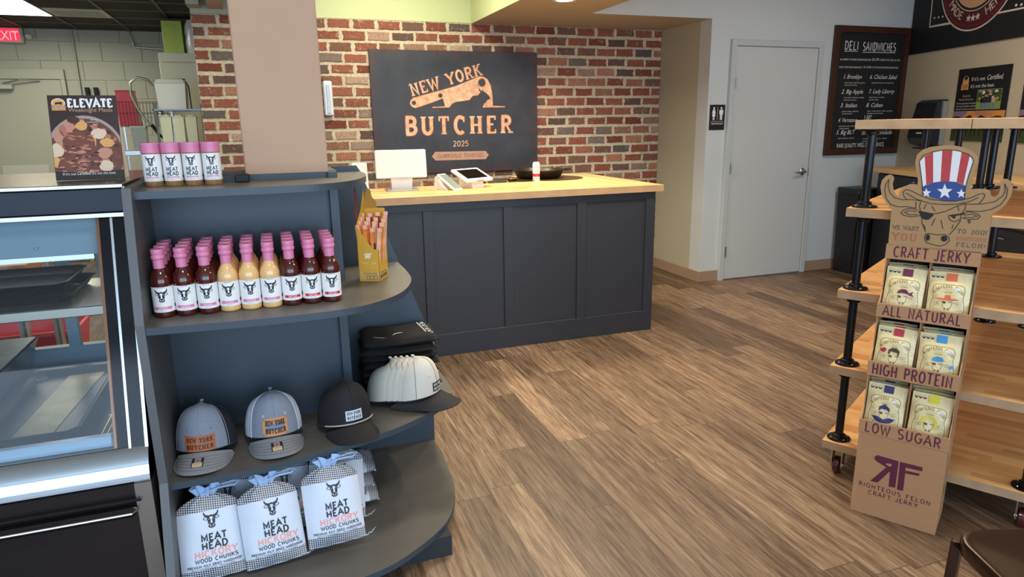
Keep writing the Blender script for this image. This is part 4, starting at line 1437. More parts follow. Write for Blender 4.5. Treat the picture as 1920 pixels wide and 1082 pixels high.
# kitchen bits seen through and over the case
t = thing('prep_table', 'steel legged prep table with wooden top seen through the case glass', 'table', (-1.75, 4.1, 0))
MB().box((-.8, -.32, .82), (.62, .32, .87), bev=.004).build('table_top', mat('table_wood', '#a8713f', .5, var=.15, vscale=10, stretch=(1, 8, 1)), t)
for (x, y) in ((-.7, -.26), (.55, -.26), (-.7, .26), (.55, .26)):
    MB().tube([(x, y, 0), (x, y, .82)], .025, 12).build('leg', STEEL, t)
MB().box((-.72, -.25, .25), (.57, .25, .27)).build('under_shelf', mat('table_under_steel', '#8f8d84', .35, .8), t)
t = thing('red_crate', 'red plastic crate in the kitchen seen through the lower case glass', 'crate', (-1.50, 4.72, .10))
MB().rings([[(-.3, -.18, 0), (.3, -.18, 0), (.3, .18, 0), (-.3, .18, 0)], [(-.33, -.2, .22), (.33, -.2, .22), (.33, .2, .22), (-.33, .2, .22)], [(-.31, -.18, .22), (.31, -.18, .22), (.31, .18, .22), (-.31, .18, .22)], [(-.28, -.16, .02), (.28, -.16, .02), (.28, .16, .02), (-.28, .16, .02)]]).build('tub', mat('crate_red', '#c8242c', .4), t)
MB().box((-.34, -.21, .21), (.34, -.2, .235)).box((-.34, .2, .21), (.34, .21, .235)).build('rim', mat('crate_red_rim', '#d63a3e', .4), t)
MB().box((-.26, -.14, -.10), (.26, .14, 0)).build('dolly', mat('dolly_grey', '#55565a', .5), t)

t = thing('white_freezer', 'tall white upright cabinet in the kitchen left of the brick', 'freezer', (-.58, 8.0, 0))
MB().box((-.30, -.32, 0), (.32, .32, 2.215), bev=.006).build('cabinet', mat('appliance_cream', '#e0dcb8', .4), t)
MB().box((-.302, -.335, .1), (.322, -.322, 2.12), bev=.004).build('door', mat('appliance_cream', '#d9d9c8'), t)
MB().box((-.302, -.335, 2.128), (.322, -.322, 2.213), bev=.003).build('header', mat('appliance_cream', '#d9d9c8'), t)
t = tag(MB().box((-.83, 7.74, 2.217), (-.65, 8.0, 2.52), bev=.003).build('green_box', mat('lime_box', '#b3c416', .35, var=.12, vscale=9)), 'lime green box standing on top of the white cabinet', 'box')
m_wrap = mat('plastic_wrap', '#d5d6d2', .2, 0, var=.2, vscale=30, bump=.8, bscale=40)
mb = MB()
rb = random.Random(4)
rg = []
for z in np.linspace(2.217, 2.53, 7):
    k = .105 * (1 - .5 * abs((z - 2.34) / .25) ** 3)
    rg.append([(-.53 + k * math.cos(2 * PI * i / 14) * (1 + rb.uniform(-.1, .1)), 7.8 + .1 * math.sin(2 * PI * i / 14), z) for i in range(14)])
mb.rings(rg)
tag(mb.build('wrapped_bundle', m_wrap, smooth=60), 'clear plastic wrapped white bundle beside the green box on the cabinet', 'bundle')

t = thing('wire_shelf', 'metal wire shelving holding white containers beside the brick wall', 'shelf unit', (-.66, 6.75, 0))
mwr = mat('wire_grey', '#7d8286', .35, .8)
for (x, y) in ((-.17, -.2), (.19, -.2), (-.17, .2), (.19, .2)):
    MB().tube([(x, y, 0), (x, y, 1.93 if y > 0 else 1.70)], .010, 8).build('post', mwr, t)
for z in (1.655, 1.33, .9):
    mb = MB().box((-.19, -.22, z - .012), (.21, -.21, z)).box((-.19, .21, z - .012), (.21, .22, z)).box((-.19, -.22, z - .012), (-.18, .22, z)).box((.2, -.22, z - .012), (.21, .22, z))
    for k in range(14):
        mb.box((-.18 + k * .028, -.21, z - .004), (-.177 + k * .028, .21, z))
    mb.build('shelf', mwr, t)
cwh = mat('container_cream', '#e2e3cf', .35)
t = thing('square_bucket', 'square white lidded container on the upper wire shelf', 'container', (-.70, 6.70, 1.657))
MB().rings([[(-.105, -.1, 0), (.105, -.1, 0), (.105, .1, 0), (-.105, .1, 0)], [(-.118, -.11, .21), (.118, -.11, .21), (.118, .11, .21), (-.118, .11, .21)], [(-.10, -.095, .245), (.10, -.095, .245), (.10, .095, .245), (-.10, .095, .245)]]).build('tub', cwh, t)
MB().box((-.12, -.112, .205), (.12, .112, .215), bev=.003).build('rim', mat('container_rim', '#cfd0bd', .35), t)
MB().tube([(-.06, .115, .0), (-.1, .118, .255), (.10, .118, .258), (.125, .118, .2), (.13, .115, .0)], .005).build('bail_handle', BLK, t)
for k in range(3):
    t = thing('tall_jug', ['leftmost of the three tall cream jugs on the lower wire shelf', 'middle of the three tall cream jugs on the lower wire shelf', 'rightmost of the three tall cream jugs on the lower wire shelf'][k], 'jug', (-.765 + k * .098, 6.62, 1.332), 0, 'cream jugs on the wire shelf')
    MB().rings([[(-.037, -.04, 0), (.037, -.04, 0), (.037, .04, 0), (-.037, .04, 0)], [(-.043, -.045, .25), (.043, -.045, .25), (.043, .045, .25), (-.043, .045, .25)], [(-.045, -.048, .262), (.045, -.048, .262), (.045, .048, .262), (-.045, .048, .262)]]).build('body', mat('jug_cream', '#e4e4bc', .35), t)
    MB().box((-.03, -.049, .262), (.03, .048, .274), bev=.004).build('lid', cwh, t)
t = thing('spray_tap', 'coiled steel pre-rinse tap rising in front of the block wall', 'tap', (-1.0, 7.05, 0))
pts = [(.14, .1, 0.0), (.14, .1, 1.1), (.14, .1, 1.72), (.12, .1, 1.85), (.06, .1, 1.93), (-.02, .1, 1.95), (-.08, .1, 1.90), (-.09, .1, 1.80), (-.05, .1, 1.68), (.0, .1, 1.58), (.06, .1, 1.50)]
MB().tube(pts, .011, 8).build('hose', mat('hose_steel', '#a9a894', .35, .8), t, smooth=60)
mb = MB()
for k in range(26):
    f = k / 25
    z = 1.15 + .55 * f
    mb.box((.125, .085, z), (.155, .115, z + .006))
mb.build('spring', STEEL, t)
MB().tube([(.05, .09, 1.53), (.10, .09, 1.44), (.14, .09, 1.40)], [.016, .014, .008]).build('spray_head', BLK, t)
t = thing('wire_rack', 'black wire wall rack holding the red bin in the kitchen', 'rack', (-1.02, 7.45, 1.50))
mb = MB()
for z in (.02, .14, .24):
    mb.box((-.25, -.2, z - .004), (.2, -.194, z)).box((-.25, .2, z - .004), (.2, .206, z))
for k in range(17):
    mb.box((-.25 + k * .028, -.2, .02), (-.247 + k * .028, -.194, .24)).box((-.25 + k * .028, -.2, .016), (-.247 + k * .028, .2, .02))
mb.build('wire_basket', BLK, t)
MB().box((-.25, .2, -.6), (-.235, .22, .26)).box((.185, .2, -.6), (.2, .22, .26)).box((-.25, -.19, -.62), (.2, .22, -.6)).build('side_rail', STEEL, t)
t = thing('red_bin', 'red plastic bin behind the meal card in the kitchen', 'bin', (-1.17, 7.45, 1.522))
MB().rings([[(-.09, -.1, 0), (.09, -.1, 0), (.09, .1, 0), (-.09, .1, 0)], [(-.075, -.1, .32), (.06, -.1, .32), (.06, .1, .32), (-.075, .1, .32)]]).build('tub', mat('bin_red', '#d22026', .35), t)
MB().box((-.08, -.105, .31), (.065, .105, .325), bev=.003).build('rim', mat('bin_red_rim', '#b91b20', .35), t)
for k in range(2):
    t = thing('kitchen_knife', ['left of two black handled knives on the block wall above the meal card', 'right of two black handled knives on the block wall above the meal card'][k], 'knife', (-1.79 + .085 * k, 8.962, 1.72))
    MB().tube([(0, 0, .06), (0, 0, .23)], [.02, .024], 10).build('handle', BLK, t)
    MB().prism([(-.02, .06), (.02, .06), (.02, -.18), (0, -.24), (-.02, -.2)], -.003, .031, axis='y').build('blade', STEEL, t)
t = thing('deli_container', 'clear plastic deli box standing in the kitchen behind the spice jars', 'container', (-1.03, 6.95, 1.32))
MB().rings([[(-.055, -.05, 0), (.055, -.05, 0), (.055, .05, 0), (-.055, .05, 0)], [(-.06, -.055, .19), (.06, -.055, .19), (.06, .055, .19), (-.06, .055, .19)]], cap=False).build('box', mat('clear_box', '#c3c7b8', .15, trans=.6), t)
MB().box((-.062, -.057, .19), (.062, .057, .197), bev=.002).build('lid', mat('clear_lid', '#d5d8cb', .15), t)
t = thing('kitchen_counter', 'steel back counter in the kitchen behind the display case', 'counter', (-1.10, 6.95, 0))
MB().box((-.2, -.15, 1.27), (.16, .15, 1.31), bev=.003).build('top', STEEL, t)
for (x, y) in ((-.17, -.12), (.13, -.12), (-.17, .12), (.13, .12)):
    MB().tube([(x, y, 0), (x, y, 1.27)], .018, 8).build('leg', STEEL, t)

# ================================================================ MEAL CARD ON THE CASE
t = thing('meal_card', 'tall dark promotional card with a stew picture standing on the display case', 'card', (-.638, 2.56, 1.339), R(2))
CW, CH = .195, .276
mb = MB(); mb.M = Matrix.Rotation(R(-14), 4, 'X')
mb.box((0, -.002, 0), (CW, .002, CH))
mb.build('card_board', mat('card_brown', '#35201c', .35), t)
MB().prism([(.003, 0), (.11, 0), (.060, .22)], CW - .004, CW - .001, axis='x').build('easel_wing', mat('card_back_white', '#ddd6cd', .6), t)
E_ = hom([(348, 522), (738, 527), (703, 998), (303, 1003)], [(0, CH), (CW, CH), (CW, 0), (0, 0)])
rb = random.Random(5)
a = Art()
cm = [mat('card_white', '#f4f0ea', .5), mat('card_tan', '#c59a7c', .5), mat('bowl_rim', '#a8968c', .4), mat('bowl_broth', '#6b3a25', .4), mat('stew_meat', '#7a3f2e', .4), mat('stew_meat_dark', '#4a231b', .4), mat('stew_potato', '#e3a45e', .4),
      mat('stew_onion', '#e6c7a8', .4), mat('stew_glaze', '#b5705a', .4), mat('badge_gold', '#e7b061', .5), mat('badge_black', '#241a18', .5), mat('badge_red', '#b8564a', .5), mat('stew_pink', '#c98a72', .4)]
u, v = E_(535, 850)
def addc(poly, mi, ly):
    q = clip_rect(poly, .001, CW - .001, .001, CH - .001)
    if q:
        a.poly(q, mi, ly)
def el(cx, cy, rx, ry, n=40):
    return [(cx + rx * math.cos(2 * PI * i / n), cy + ry * math.sin(2 * PI * i / n)) for i in range(n)]
addc(el(u - .012, v - .004, .112, .128), 2, 1)
addc(el(u - .012, v - .006, .104, .120), 3, 2)
for k in range(150):
    th, rr_ = rb.uniform(0, 2 * PI), math.sqrt(rb.random())
    x, y = u - .012 + .096 * rr_ * math.cos(th), v - .006 + .112 * rr_ * math.sin(th)
    addc(blob(x, y, .009, .007, rb, 8), rb.choice([4, 5, 8, 12, 3]), 3)
for (x, y, rx, ry, c) in ((430, 700, 38, 30, 12), (510, 695, 34, 26, 6), (370, 750, 28, 40, 12), (600, 740, 45, 30, 7), (615, 850, 42, 32, 12), (640, 790, 40, 26, 6), (345, 830, 34, 40, 7), (610, 925, 38, 34, 7), (470, 660, 36, 20, 5), (560, 780, 16, 55, 6), (330, 900, 26, 30, 6), (400, 720, 22, 30, 8)):
    cx2, cy2 = E_(x, y)
    addc(blob(cx2, cy2, rx * CW / 390, ry * CH / 475, rb, 12, .15), c, 4)
for (x, y, rx, ry) in ((480, 800, 95, 70), (420, 920, 90, 60), (510, 880, 70, 50)):
    cx2, cy2 = E_(x, y)
    addc(blob(cx2, cy2, rx * CW / 390, ry * CH / 475, rb, 16, .1), 4, 5)
    for k in range(34):
        dx, dy = rb.uniform(-.8, .8) * rx * CW / 390, rb.uniform(-.8, .8) * ry * CH / 475
        q = blob(cx2 + dx, cy2 + dy, .008, .0028, rb, 7, .3)
        addc(q, rb.choice([5, 8, 5, 4, 12]), 6)
addc([(0, 0), (CW, 0), (CW, .030), (CW * .5, .022), (0, .03)], 10, 7)
u0, v0 = E_(455, 588); u1, _ = E_(707, 588)
a.letters('ELEVATE', u0, v0, .025, 0, 8, width=u1 - u0, wt=.2, wv=.28, serif=True, gap=.22)
u0, v0 = E_(452, 618); u1, _ = E_(703, 618)
a.text('Weeknight Meals', u0, v0 + .001, .0135, 1, 8, width=u1 - u0)
u0, v0 = E_(348, 974); u1, _ = E_(425, 974)
a.text("If it's not", u0, v0, .0085, 0, 8, width=u1 - u0)
u2, _ = E_(515, 974)
a.text('Certified,', u1 + .002, v0, .0115, 0, 8, width=u2 - u1 - .004, shear=.4)
u3, _ = E_(655, 974)
a.text("it's not the best.", u2 + .001, v0, .0085, 0, 8, width=u3 - u2)
for k, s_ in enumerate(('Scan for', 'mouthwatering', 'recipes')):
    u0, v0 = E_(607, 665 + k * 12)
    a.text(s_, u0, v0, .0038, 0, 8, 'r', width=[.02, .03, .016][k])
u0, v0 = E_(403, 575)
a.ell(u0, v0 + .004, .0195, .0165, 0, 8, 18)
a.ell(u0, v0 + .004, .0175, .0145, 9, 9, 18)
a.rect(u0 - .0175, v0 - .013, u0 + .0175, v0 + .003, 9, 9)
a.poly([(u0 - .010, v0 + .007), (u0 + .008, v0 + .009), (u0 + .012, v0 + .006), (u0 + .008, v0 - .003), (u0 + .006, v0 + .001), (u0 - .006, v0 + .001), (u0 - .008, v0 - .003), (u0 - .009, v0 + .003)], 10, 10)
a.rect(u0 - .021, v0 - .010, u0 + .021, v0 - .003, 11, 10)
a.text('CERTIFIED', u0, v0 - .0085, .004, 0, 11, 'c', width=.036)
a.rect(u0 - .019, v0 - .019, u0 + .019, v0 - .011, 9, 10)
a.text('BEEF BRAND', u0, v0 - .0175, .0045, 10, 11, 'c', width=.034)
mb = MB(); mb.M = Matrix.Rotation(R(-14), 4, 'X')
a.lay(mb, flat((0, -.0022, 0), (1, 0, 0), (0, 0, 1), (0, -1, 0)), .00012)
mb.build('stew_print', cm, t)

# ================================================================ SHELF UNIT (gondola)
gd = thing('shelf_unit', 'slate blue curved end shelf unit wrapped around the tan column', 'shelf unit', (0, 0, 0))
GX = -.37
ZS = {'bottom': .10, 'hat': .43, 'sauce': .94, 'top': 1.32}
BY = 2.52


def smooth_curve(pts, n=8):
    """Catmull-Rom through points"""
    out = []
    P = [pts[0]] + pts + [pts[-1]]
    for i in range(1, len(P) - 2):
        p0, p1, p2, p3 = P[i - 1], P[i], P[i + 1], P[i + 2]
        for k in range(n):
            t_ = k / n
            out.append(tuple(.5 * ((2 * p1[j]) + (-p0[j] + p2[j]) * t_ + (2 * p0[j] - 5 * p1[j] + 4 * p2[j] - p3[j]) * t_ ** 2 + (-p0[j] + 3 * p1[j] - 3 * p2[j] + p3[j]) * t_ ** 3) for j in (0, 1)))
    out.append(pts[-1])
    return out


FINY = 2.79
edges = {
    'bottom': [(GX, 1.905), (.0, 1.905), (.187, 1.925), (.33, 1.985), (.50, 2.13), (.585, 2.34), (.605, 2.60), (.606, FINY)],
    'hat': [(GX, 2.13), (-.1, 2.14), (.12, 2.19), (.28, 2.235), (.42, 2.30), (.55, 2.40), (.632, 2.52), (.648, 2.66), (.640, FINY)],
    'sauce': [(GX, 2.105), (-.1, 2.085), (.07, 2.085), (.20, 2.10), (.30, 2.145), (.40, 2.245), (.465, 2.40), (.484, 2.56), (.484, FINY)],
    'top': [(GX, 2.225), (-.05, 2.22), (.12, 2.235), (.22, 2.28), (.29, 2.37), (.34, 2.52), (.357, 2.66), (.357, FINY)],
}
m_edge = mat('shelf_edge_band', '#55554f', .4)
for nm, z in ZS.items():
    cv = smooth_curve(edges[nm], 7)
    back = [(.20 if nm != 'x' else 0, FINY), (.20, BY + .0), (GX, BY + .0)]
    poly = cv + back
    mb = MB()
    mb.prism(poly, z - .022, z, 0, side_mi=1)
    mb.build('shelf', [TOPG, NAVY], gd)
mb = MB()
mb.prism([(1.93, 0), (BY + .3, 0), (BY + .3, 1.333), (2.20, 1.333), (2.10, .95), (2.10, .45)], GX - .024, GX, axis='x')
mb.build('side_panel', [mat('side_panel_grey', '#5b5c5e', .45)], gd)
MB().box((GX, BY, 0), (.205, BY + .02, 1.34)).build('back_panel', NAVY, gd)
MB().box((.205, BY - .022, 0), (.238, BY + .022, 1.34), bev=.002).build('corner_stile', NAVY, gd)
MB().box((.205, BY + .022, 0), (.236, FINY, 1.34)).build('column_side_panel', NAVY, gd)
MB().box((-.395, BY + .02, 1.325), (-.072, FINY + .02, 1.342)).box((-.07, BY + .02, 1.325), (.205, BY + .028, 1.342)).box((.212, BY + .02, 1.325), (.24, FINY + .02, 1.342)).build('cap_strip', NAVY, gd)
MB().prism([(.205, 0), (.60, 0), (.612, .10), (.616, .41), (.640, .43), (.600, .64), (.49, .94), (.357, 1.32), (.343, 1.343), (.205, 1.343)], FINY, FINY + .02, axis='y').build('fin_panel', NAVY, gd)
MB().box((GX + .02, 2.05, 0), (.20, 2.07, .078)).box((.20, 2.07, 0), (.5, 2.7, .078)).build('plinth', mat('plinth_dark', '#26292e', .6), gd)
tag(MB().box((-.10, 2.44, 1.3205), (-.055, 2.50, 1.345), bev=.003).build('door_wedge', BLK), 'tiny black block at the foot of the tan column on the shelf top', 'block')

# ---------------------------------------------------------------- label printing on round jars
LBL = mat('label_white', '#eceae8', .45)
LBK = mat('label_ink', '#1b1c22', .5)
PINK = mat('pink_cap', '#d880a4', .35)
PINKB = mat('pink_band', '#e07aa4', .5)
REDB = mat('red_band_label', '#d3263a', .5)


def wrap(r):
    return lambda x, y, d: ((r + d) * math.sin(x / r), -(r + d) * math.cos(x / r), y)


def bottle(sauce_mat, band, words_, label, tint):
    t = thing('sauce_bottle', label, 'bottle')
    r = .0304
    MB().lathe([(0, .0), (.027, 0), (.030, .003), (r, .008), (r - .0006, .017), (r - .0006, .098), (r + .0006, .102), (r, .114), (.027, .126), (.020, .138), (.0155, .147), (.0145, .153), (0, .154)], 28).build('bottle', sauce_mat, t, smooth=50)
    MB().lathe([(.0160, .150), (.0164, .176), (.0185, .178), (.0195, .182), (.0192, .187), (.0172, .190), (.0175, .193), (.0188, .197), (.0186, .205), (.0176, .208), (.010, .2082), (.0, .2070)], 28).build('cap', PINK, t, smooth=35)
    mb = MB()
    cuts = [-.1 + .006 * k for k in range(34)]
    a = Art()
    a.rect(-.052, .018, .052, .096, 0, 0)
    bull(a, 0, .0645, .0262, 1, 0, 2)
    a.rect(-.026, .0265, .026, .0350, 2, 1)
    a.text(words_, 0, .0275, .0062, 0, 2, 'c', width=.026)
    a.text('HANDCRAFTED', 0, .0925, .003, 1, 1, 'c', width=.022)
    a.text('NET WT 12 OZ', 0, .0205, .0026, 1, 1, 'c', width=.016)
    for k in (-1, 1):
        a.poly([(k * .040, .040), (k * .052, .040), (k * .052, .030), (k * .046, .028), (k * .038, .032)], 1, 1)
    a.lay(mb, wrap(r + .0003), .0003, cut=cuts)
    mb.build('label', [LBL, LBK, band], t, smooth=60)
    return t


m_dark = mat('dark_red_sauce', '#4a130c', .08, coat=.6, var=.2, vscale=30)
m_must = mat('mustard_sauce', '#e8ba7c', .12, coat=.6, var=.05, vscale=30)
kinds = [('dark red', m_dark, PINKB, 'JAM-JAM', 'pink'), ('pale yellow', m_must, PINKB, 'MUSTARD', 'pink'), ('dark brown', m_dark, REDB, 'SPICY JAM', 'red')]
for kk, (cn, ms, bd, wd_, bn) in enumerate(kinds):
    proto = None
    for c_ in range(3):
        col_i = kk * 3 + c_
        x = -.330 + .0622 * col_i
        for rw in range(4):
            y = 2.232 + .0630 * rw - .003 * (col_i % 3) * .5
            lb = '%s sauce bottle with pink cap, %s, %s column from the left' % (cn, ['front row', 'second row back', 'third row back', 'rearmost row'][rw], ORD[col_i])
            rz = rnd.uniform(-.05, .05)
            if y + .032 > BY:
                continue
            if proto is None:
                proto = bottle(ms, bd, wd_, lb, None)
                o = proto
                o.location = (x, y, ZS['sauce'] + .0005); o.rotation_euler = (0, 0, rz); o['group'] = 'sauce bottles on the upper shelf'
            else:
                o = copy_tree(proto, (x + rnd.uniform(-.0006, .0006), y, ZS['sauce'] + .0005), rz, lb, 'sauce bottles on the upper shelf')

# spice jars
pj = thing('spice_jar', 'pink lidded spice jar on the shelf top, first from the left', 'jar', group='spice jars on the shelf top')
r = .0272
MB().lathe([(0, 0), (.025, 0), (r - .0005, .003), (r - .0005, .112), (.024, .115), (0, .115)], 28).build('jar', mat('spice_rub', '#a5774b', .35, var=.45, vscale=180, coat=.5), pj, smooth=45)
MB().lathe([(.0272, .103), (.0282, .104), (.0284, .126), (.0288, .128), (.0288, .133), (.0275, .135), (.026, .1345), (0, .1345)], 30).build('lid', PINK, pj, smooth=35)
a = Art()
a.rect(-.055, .016, .055, .100, 0, 0)
bull(a, 0, .0755, .0205, 1, 0, 2)
a.letters('MEAT', 0, .0480, .0110, 1, 1, 'c', width=.034, wt=.22)
a.letters('HEAD', 0, .0340, .0110, 1, 1, 'c', width=.034, wt=.22)
a.rect(-.018, .0265, .018, .0305, 2, 1)
a.text('THE SEASONING', 0, .0275, .0024, 0, 2, 'c', width=.028)
a.text('NET WT 6 OZ', 0, .020, .0022, 1, 1, 'c', width=.014)
for k in (-1, 1):
    a.poly([(k * .036, .034), (k * .050, .034), (k * .050, .026), (k * .036, .027)], 1, 1)
mb = MB()
a.lay(mb, wrap(r + .0002), .0003, cut=[-.1 + .006 * k for k in range(34)])
mb.build('label', [LBL, LBK, PINKB], pj, smooth=60)
pj.location = (-.337, 2.42, 1.3205)
for k in range(1, 4):
    copy_tree(pj, (-.337 + .0585 * k, 2.42 - .006 * k, 1.3205), rnd.uniform(-.05, .05), 'pink lidded spice jar on the shelf top, %s from the left' % ORD[k], 'spice jars on the shelf top')


# ================================================================ CAPS
class Cap:
    H, RX, RY = .136, .095, .106
    @staticmethod
    def rim(th):
        return .028 + .020 * math.cos(th)

    @classmethod
    def pt(c, th, ph, lift=0.0):
        """th 0 = front (-y)"""
        fr = .5 + .5 * math.cos(th)
        e = .50 + .12 * (1 - fr)
        rr = max(0.0, math.cos(ph)) ** e
        z = c.rim(th) + c.H * (math.sin(ph) ** 1.0) * (1 + .0 * fr)
        x = (c.RX * rr + lift * math.cos(ph)) * math.sin(th)
        y = -(c.RY * rr + lift * math.cos(ph)) * math.cos(th) - .012 * fr * math.sin(ph) * 0
        return (x, y, z + lift * math.sin(ph))

    @classmethod
    def on(c, x, z, lift=0):
        th = x / (.5 * (c.RX + c.RY))
        s_ = min(.98, max(0, (z - c.rim(th)) / c.H))
        return c.pt(th, math.asin(s_), lift + .001)

    @classmethod
    def brim(c, u, v, side=0):
        """u -1..1 across, v 0..1 out"""
        th = u * R(64)
        x0, y0, z0 = c.pt(th, 0)
        k = math.sqrt(max(0, 1 - (abs(u) ** 2.4)))
        x = x0 * (1 + .04 * v)
        y = y0 - .088 * v * (k ** .75)
        z = z0 - .003 - .020 * abs(u) ** 2 - .030 * v * (1 - .35 * u * u)
        return (x, y, max(z, .0035) - side)


def make_cap(label, cf, cb, cbrim, rz, loc, patch, mesh_back=False, rope=None, sticker=False, eyelets=True, stitch=None, piping=None, name='baseball_cap', group=None, seam=None):
    t = thing(name, label, 'cap', loc, rz, group)
    n = 40
    A0 = R(54)
    mb = MB()
    mb.grid(lambda u, v: Cap.pt(-A0 + 2 * A0 * u, PI / 2 * v), 26, 16)
    mb.build('front_panels', cf, t, smooth=60)
    mb = MB()
    mb.grid(lambda u, v: Cap.pt(A0 + (2 * PI - 2 * A0) * u, PI / 2 * v), 34, 16)
    mb.build('back_panels', cb, t, smooth=60)
    mb = MB()
    mb.grid(lambda u, v: Cap.brim(2 * u - 1, v), 24, 8)
    mb.grid(lambda u, v: Cap.brim(2 * u - 1, v, .0032), 24, 8)
    edge = [Cap.brim(-1 + 2 * k / 24, 1, .0016) for k in range(25)]
    mb.tube(edge, .0024, 6)
    b = mb.build('brim', cbrim, t, smooth=50)
    if stitch:
        mb = MB()
        for v in (.25, .4, .55, .7, .85):
            mb.tube([tuple(Vector(Cap.brim(-.93 + 1.86 * k / 30, v)) + Vector((0, 0, .0006))) for k in range(31)], .0005, 4)
        mb.build('stitching', stitch, b)
    mb = MB()
    for th in (0, R(58), -R(58), R(120), -R(120), PI):
        mb.tube([Cap.pt(th, PI / 2 * k / 12, .0004) for k in range(12)], .0011, 5)
    mb.build('seams', seam or (cb if not mesh_back else cf), t)
    MB().tube([Cap.pt(2 * PI * k / 40, 0, .0003) for k in range(40)], .0016, 5, closed=True).build('sweatband_edge', mat('sweatband_dark', '#3a393c', .9), t)
    MB().lathe([(0, -.002), (.007, -.001), (.006, .003), (0, .0045)], 14).build('button', cf, t, loc=(0, 0, Cap.pt(0, PI / 2)[2]))
    if eyelets:
        mb = MB()
        for x in (-.042, .042):
            ring = []
            for k in range(12):
                ring.append(Cap.on(x + .0035 * math.cos(2 * PI * k / 12), .120 + .0035 * math.sin(2 * PI * k / 12), .0005))
            mb.tube(ring, .0009, 5, closed=True)
        mb.build('eyelets', piping or cf, t)
    if piping:
        mb = MB()
        for s_ in (-1, 1):
            mb.tube([Cap.pt(s_ * A0, PI / 2 * k / 14 * .98, .0008) for k in range(15)], .0013, 5)
        mb.build('piping', piping, t)
    if rope:
        MB().tube([tuple(Vector(Cap.pt(-R(64) + 2 * R(64) * k / 26, .02, .0025))) for k in range(27)], .0026, 8).build('rope', rope, t)
    kind, pm, ink, pw, ph_, zc = patch
    a = Art()
    if kind == 'rect':
        a.rect(-pw / 2, zc - ph_ / 2, pw / 2, zc + ph_ / 2, 0, 1)
    else:
        k = .18
        a.poly([(-pw * .5, zc - ph_ * .32), (-pw * .42, zc - ph_ * .38), (-pw * .36, zc - ph_ * .5), (pw * .36, zc - ph_ * .5), (pw * .42, zc - ph_ * .38), (pw * .5, zc - ph_ * .32), (pw * .47, zc), (pw * .5, zc + ph_ * .32), (pw * .42, zc + ph_ * .38), (pw * .36, zc + ph_ * .5), (-pw * .36, zc + ph_ * .5), (-pw * .42, zc + ph_ * .38), (-pw * .5, zc + ph_ * .32), (-pw * .47, zc)], 0, 1)
    f = .82 if kind == 'rect' else .74
    a.letters('NEW YORK', 0, zc + ph_ * .10, ph_ * .25, 1, 3, 'c', width=pw * f, wt=.14, wv=.18, serif=True, gap=.34)
    a.letters('BUTCHER', 0, zc - ph_ * .34, ph_ * .25, 1, 3, 'c', width=pw * f, wt=.14, wv=.18, serif=True, gap=.34)
    mb = MB()
    a.lay(mb, lambda x, y, d: Cap.on(x, y, d), .0004, cut=[-.06 + .006 * k for k in range(21)])
    mb.build('patch', [pm, ink], t)
    if sticker:
        mb = MB()
        Bf = lambda x, y, d: tuple(Vector(Cap.brim(x, y)) + Vector((0, -.0004, .0007 + d)))
        b2_ = Art()
        b2_.rect(-.2, .28, .14, .72, 0, 1).rect(-.17, .5, .11, .68, 1, 2).rect(-.06, .33, .0, .46, 2, 2)
        b2_.text('OSFM', -.03, .54, .1, 0, 3, 'c', width=.2)
        flip = Art(); b2_.into(flip, lambda x, y: (x, 1 - y))
        b3 = Art().rect(-.2, .28, .14, .72, 0, 1).rect(-.17, .5, .11, .70, 1, 2).rect(-.06, .33, .0, .45, 2, 2)
        b3.lay(mb, Bf, .0002)
        mb.build('brim_sticker', [BLK, mat('sticker_tan', '#c9b68d', .5), mat('sticker_red', '#c04a3a', .5)], t)
    return t


m_hg = mat('heather_grey_cloth', '#7e8694', .9, var=.14, vscale=260, bump=.3, bscale=500)
m_hb = mat('grey_brim_cloth', '#86868a', .9, var=.14, vscale=260)
m_navy = mat('black_mesh_cloth', '#17191f', .9)
m_wm = mat('white_mesh_cloth', '#c9cddb', .85, var=.12, vscale=320)
m_bk = mat('black_cap_cloth', '#17161a', .8)
m_bkb = mat('black_brim_cloth', '#242021', .8)
m_bg = mat('bone_cap_cloth', '#cfc8bc', .85, var=.03, vscale=200)
lea = mat('brown_leather_patch', '#a8623a', .55, var=.1, vscale=60)
lea2 = mat('tan_leather_patch', '#c98a55', .55, var=.08, vscale=60)
ink = mat('patch_ink', '#2a1710', .6)
ZH = ZS['hat'] + .001
make_cap('heather grey trucker cap with black mesh and large brown leather patch, leftmost on the shelf', m_hg, m_navy, m_hb, R(-6), (-.274, 2.33, ZH), ('rect', lea, ink, .104, .052, .074), True, sticker=True, stitch=mat('dark_stitch', '#55575f', .8))
make_cap('heather grey trucker cap with white mesh back and shaped tan leather patch', m_hg, m_wm, m_hb, R(4), (-.058, 2.355, ZH), ('shape', lea2, ink, .092, .062, .082), True, sticker=True, piping=mat('white_piping', '#d8d8de', .7), stitch=mat('dark_stitch', '#55575f', .8))
make_cap('black rope cap with small white patch right of the grey caps', m_bk, m_bk, m_bkb, R(14), (.186, 2.355, ZH), ('rect', mat('white_patch', '#c8d3da', .6), BLK, .064, .036, .080), rope=mat('pale_rope', '#b3aea3', .8), eyelets=False)
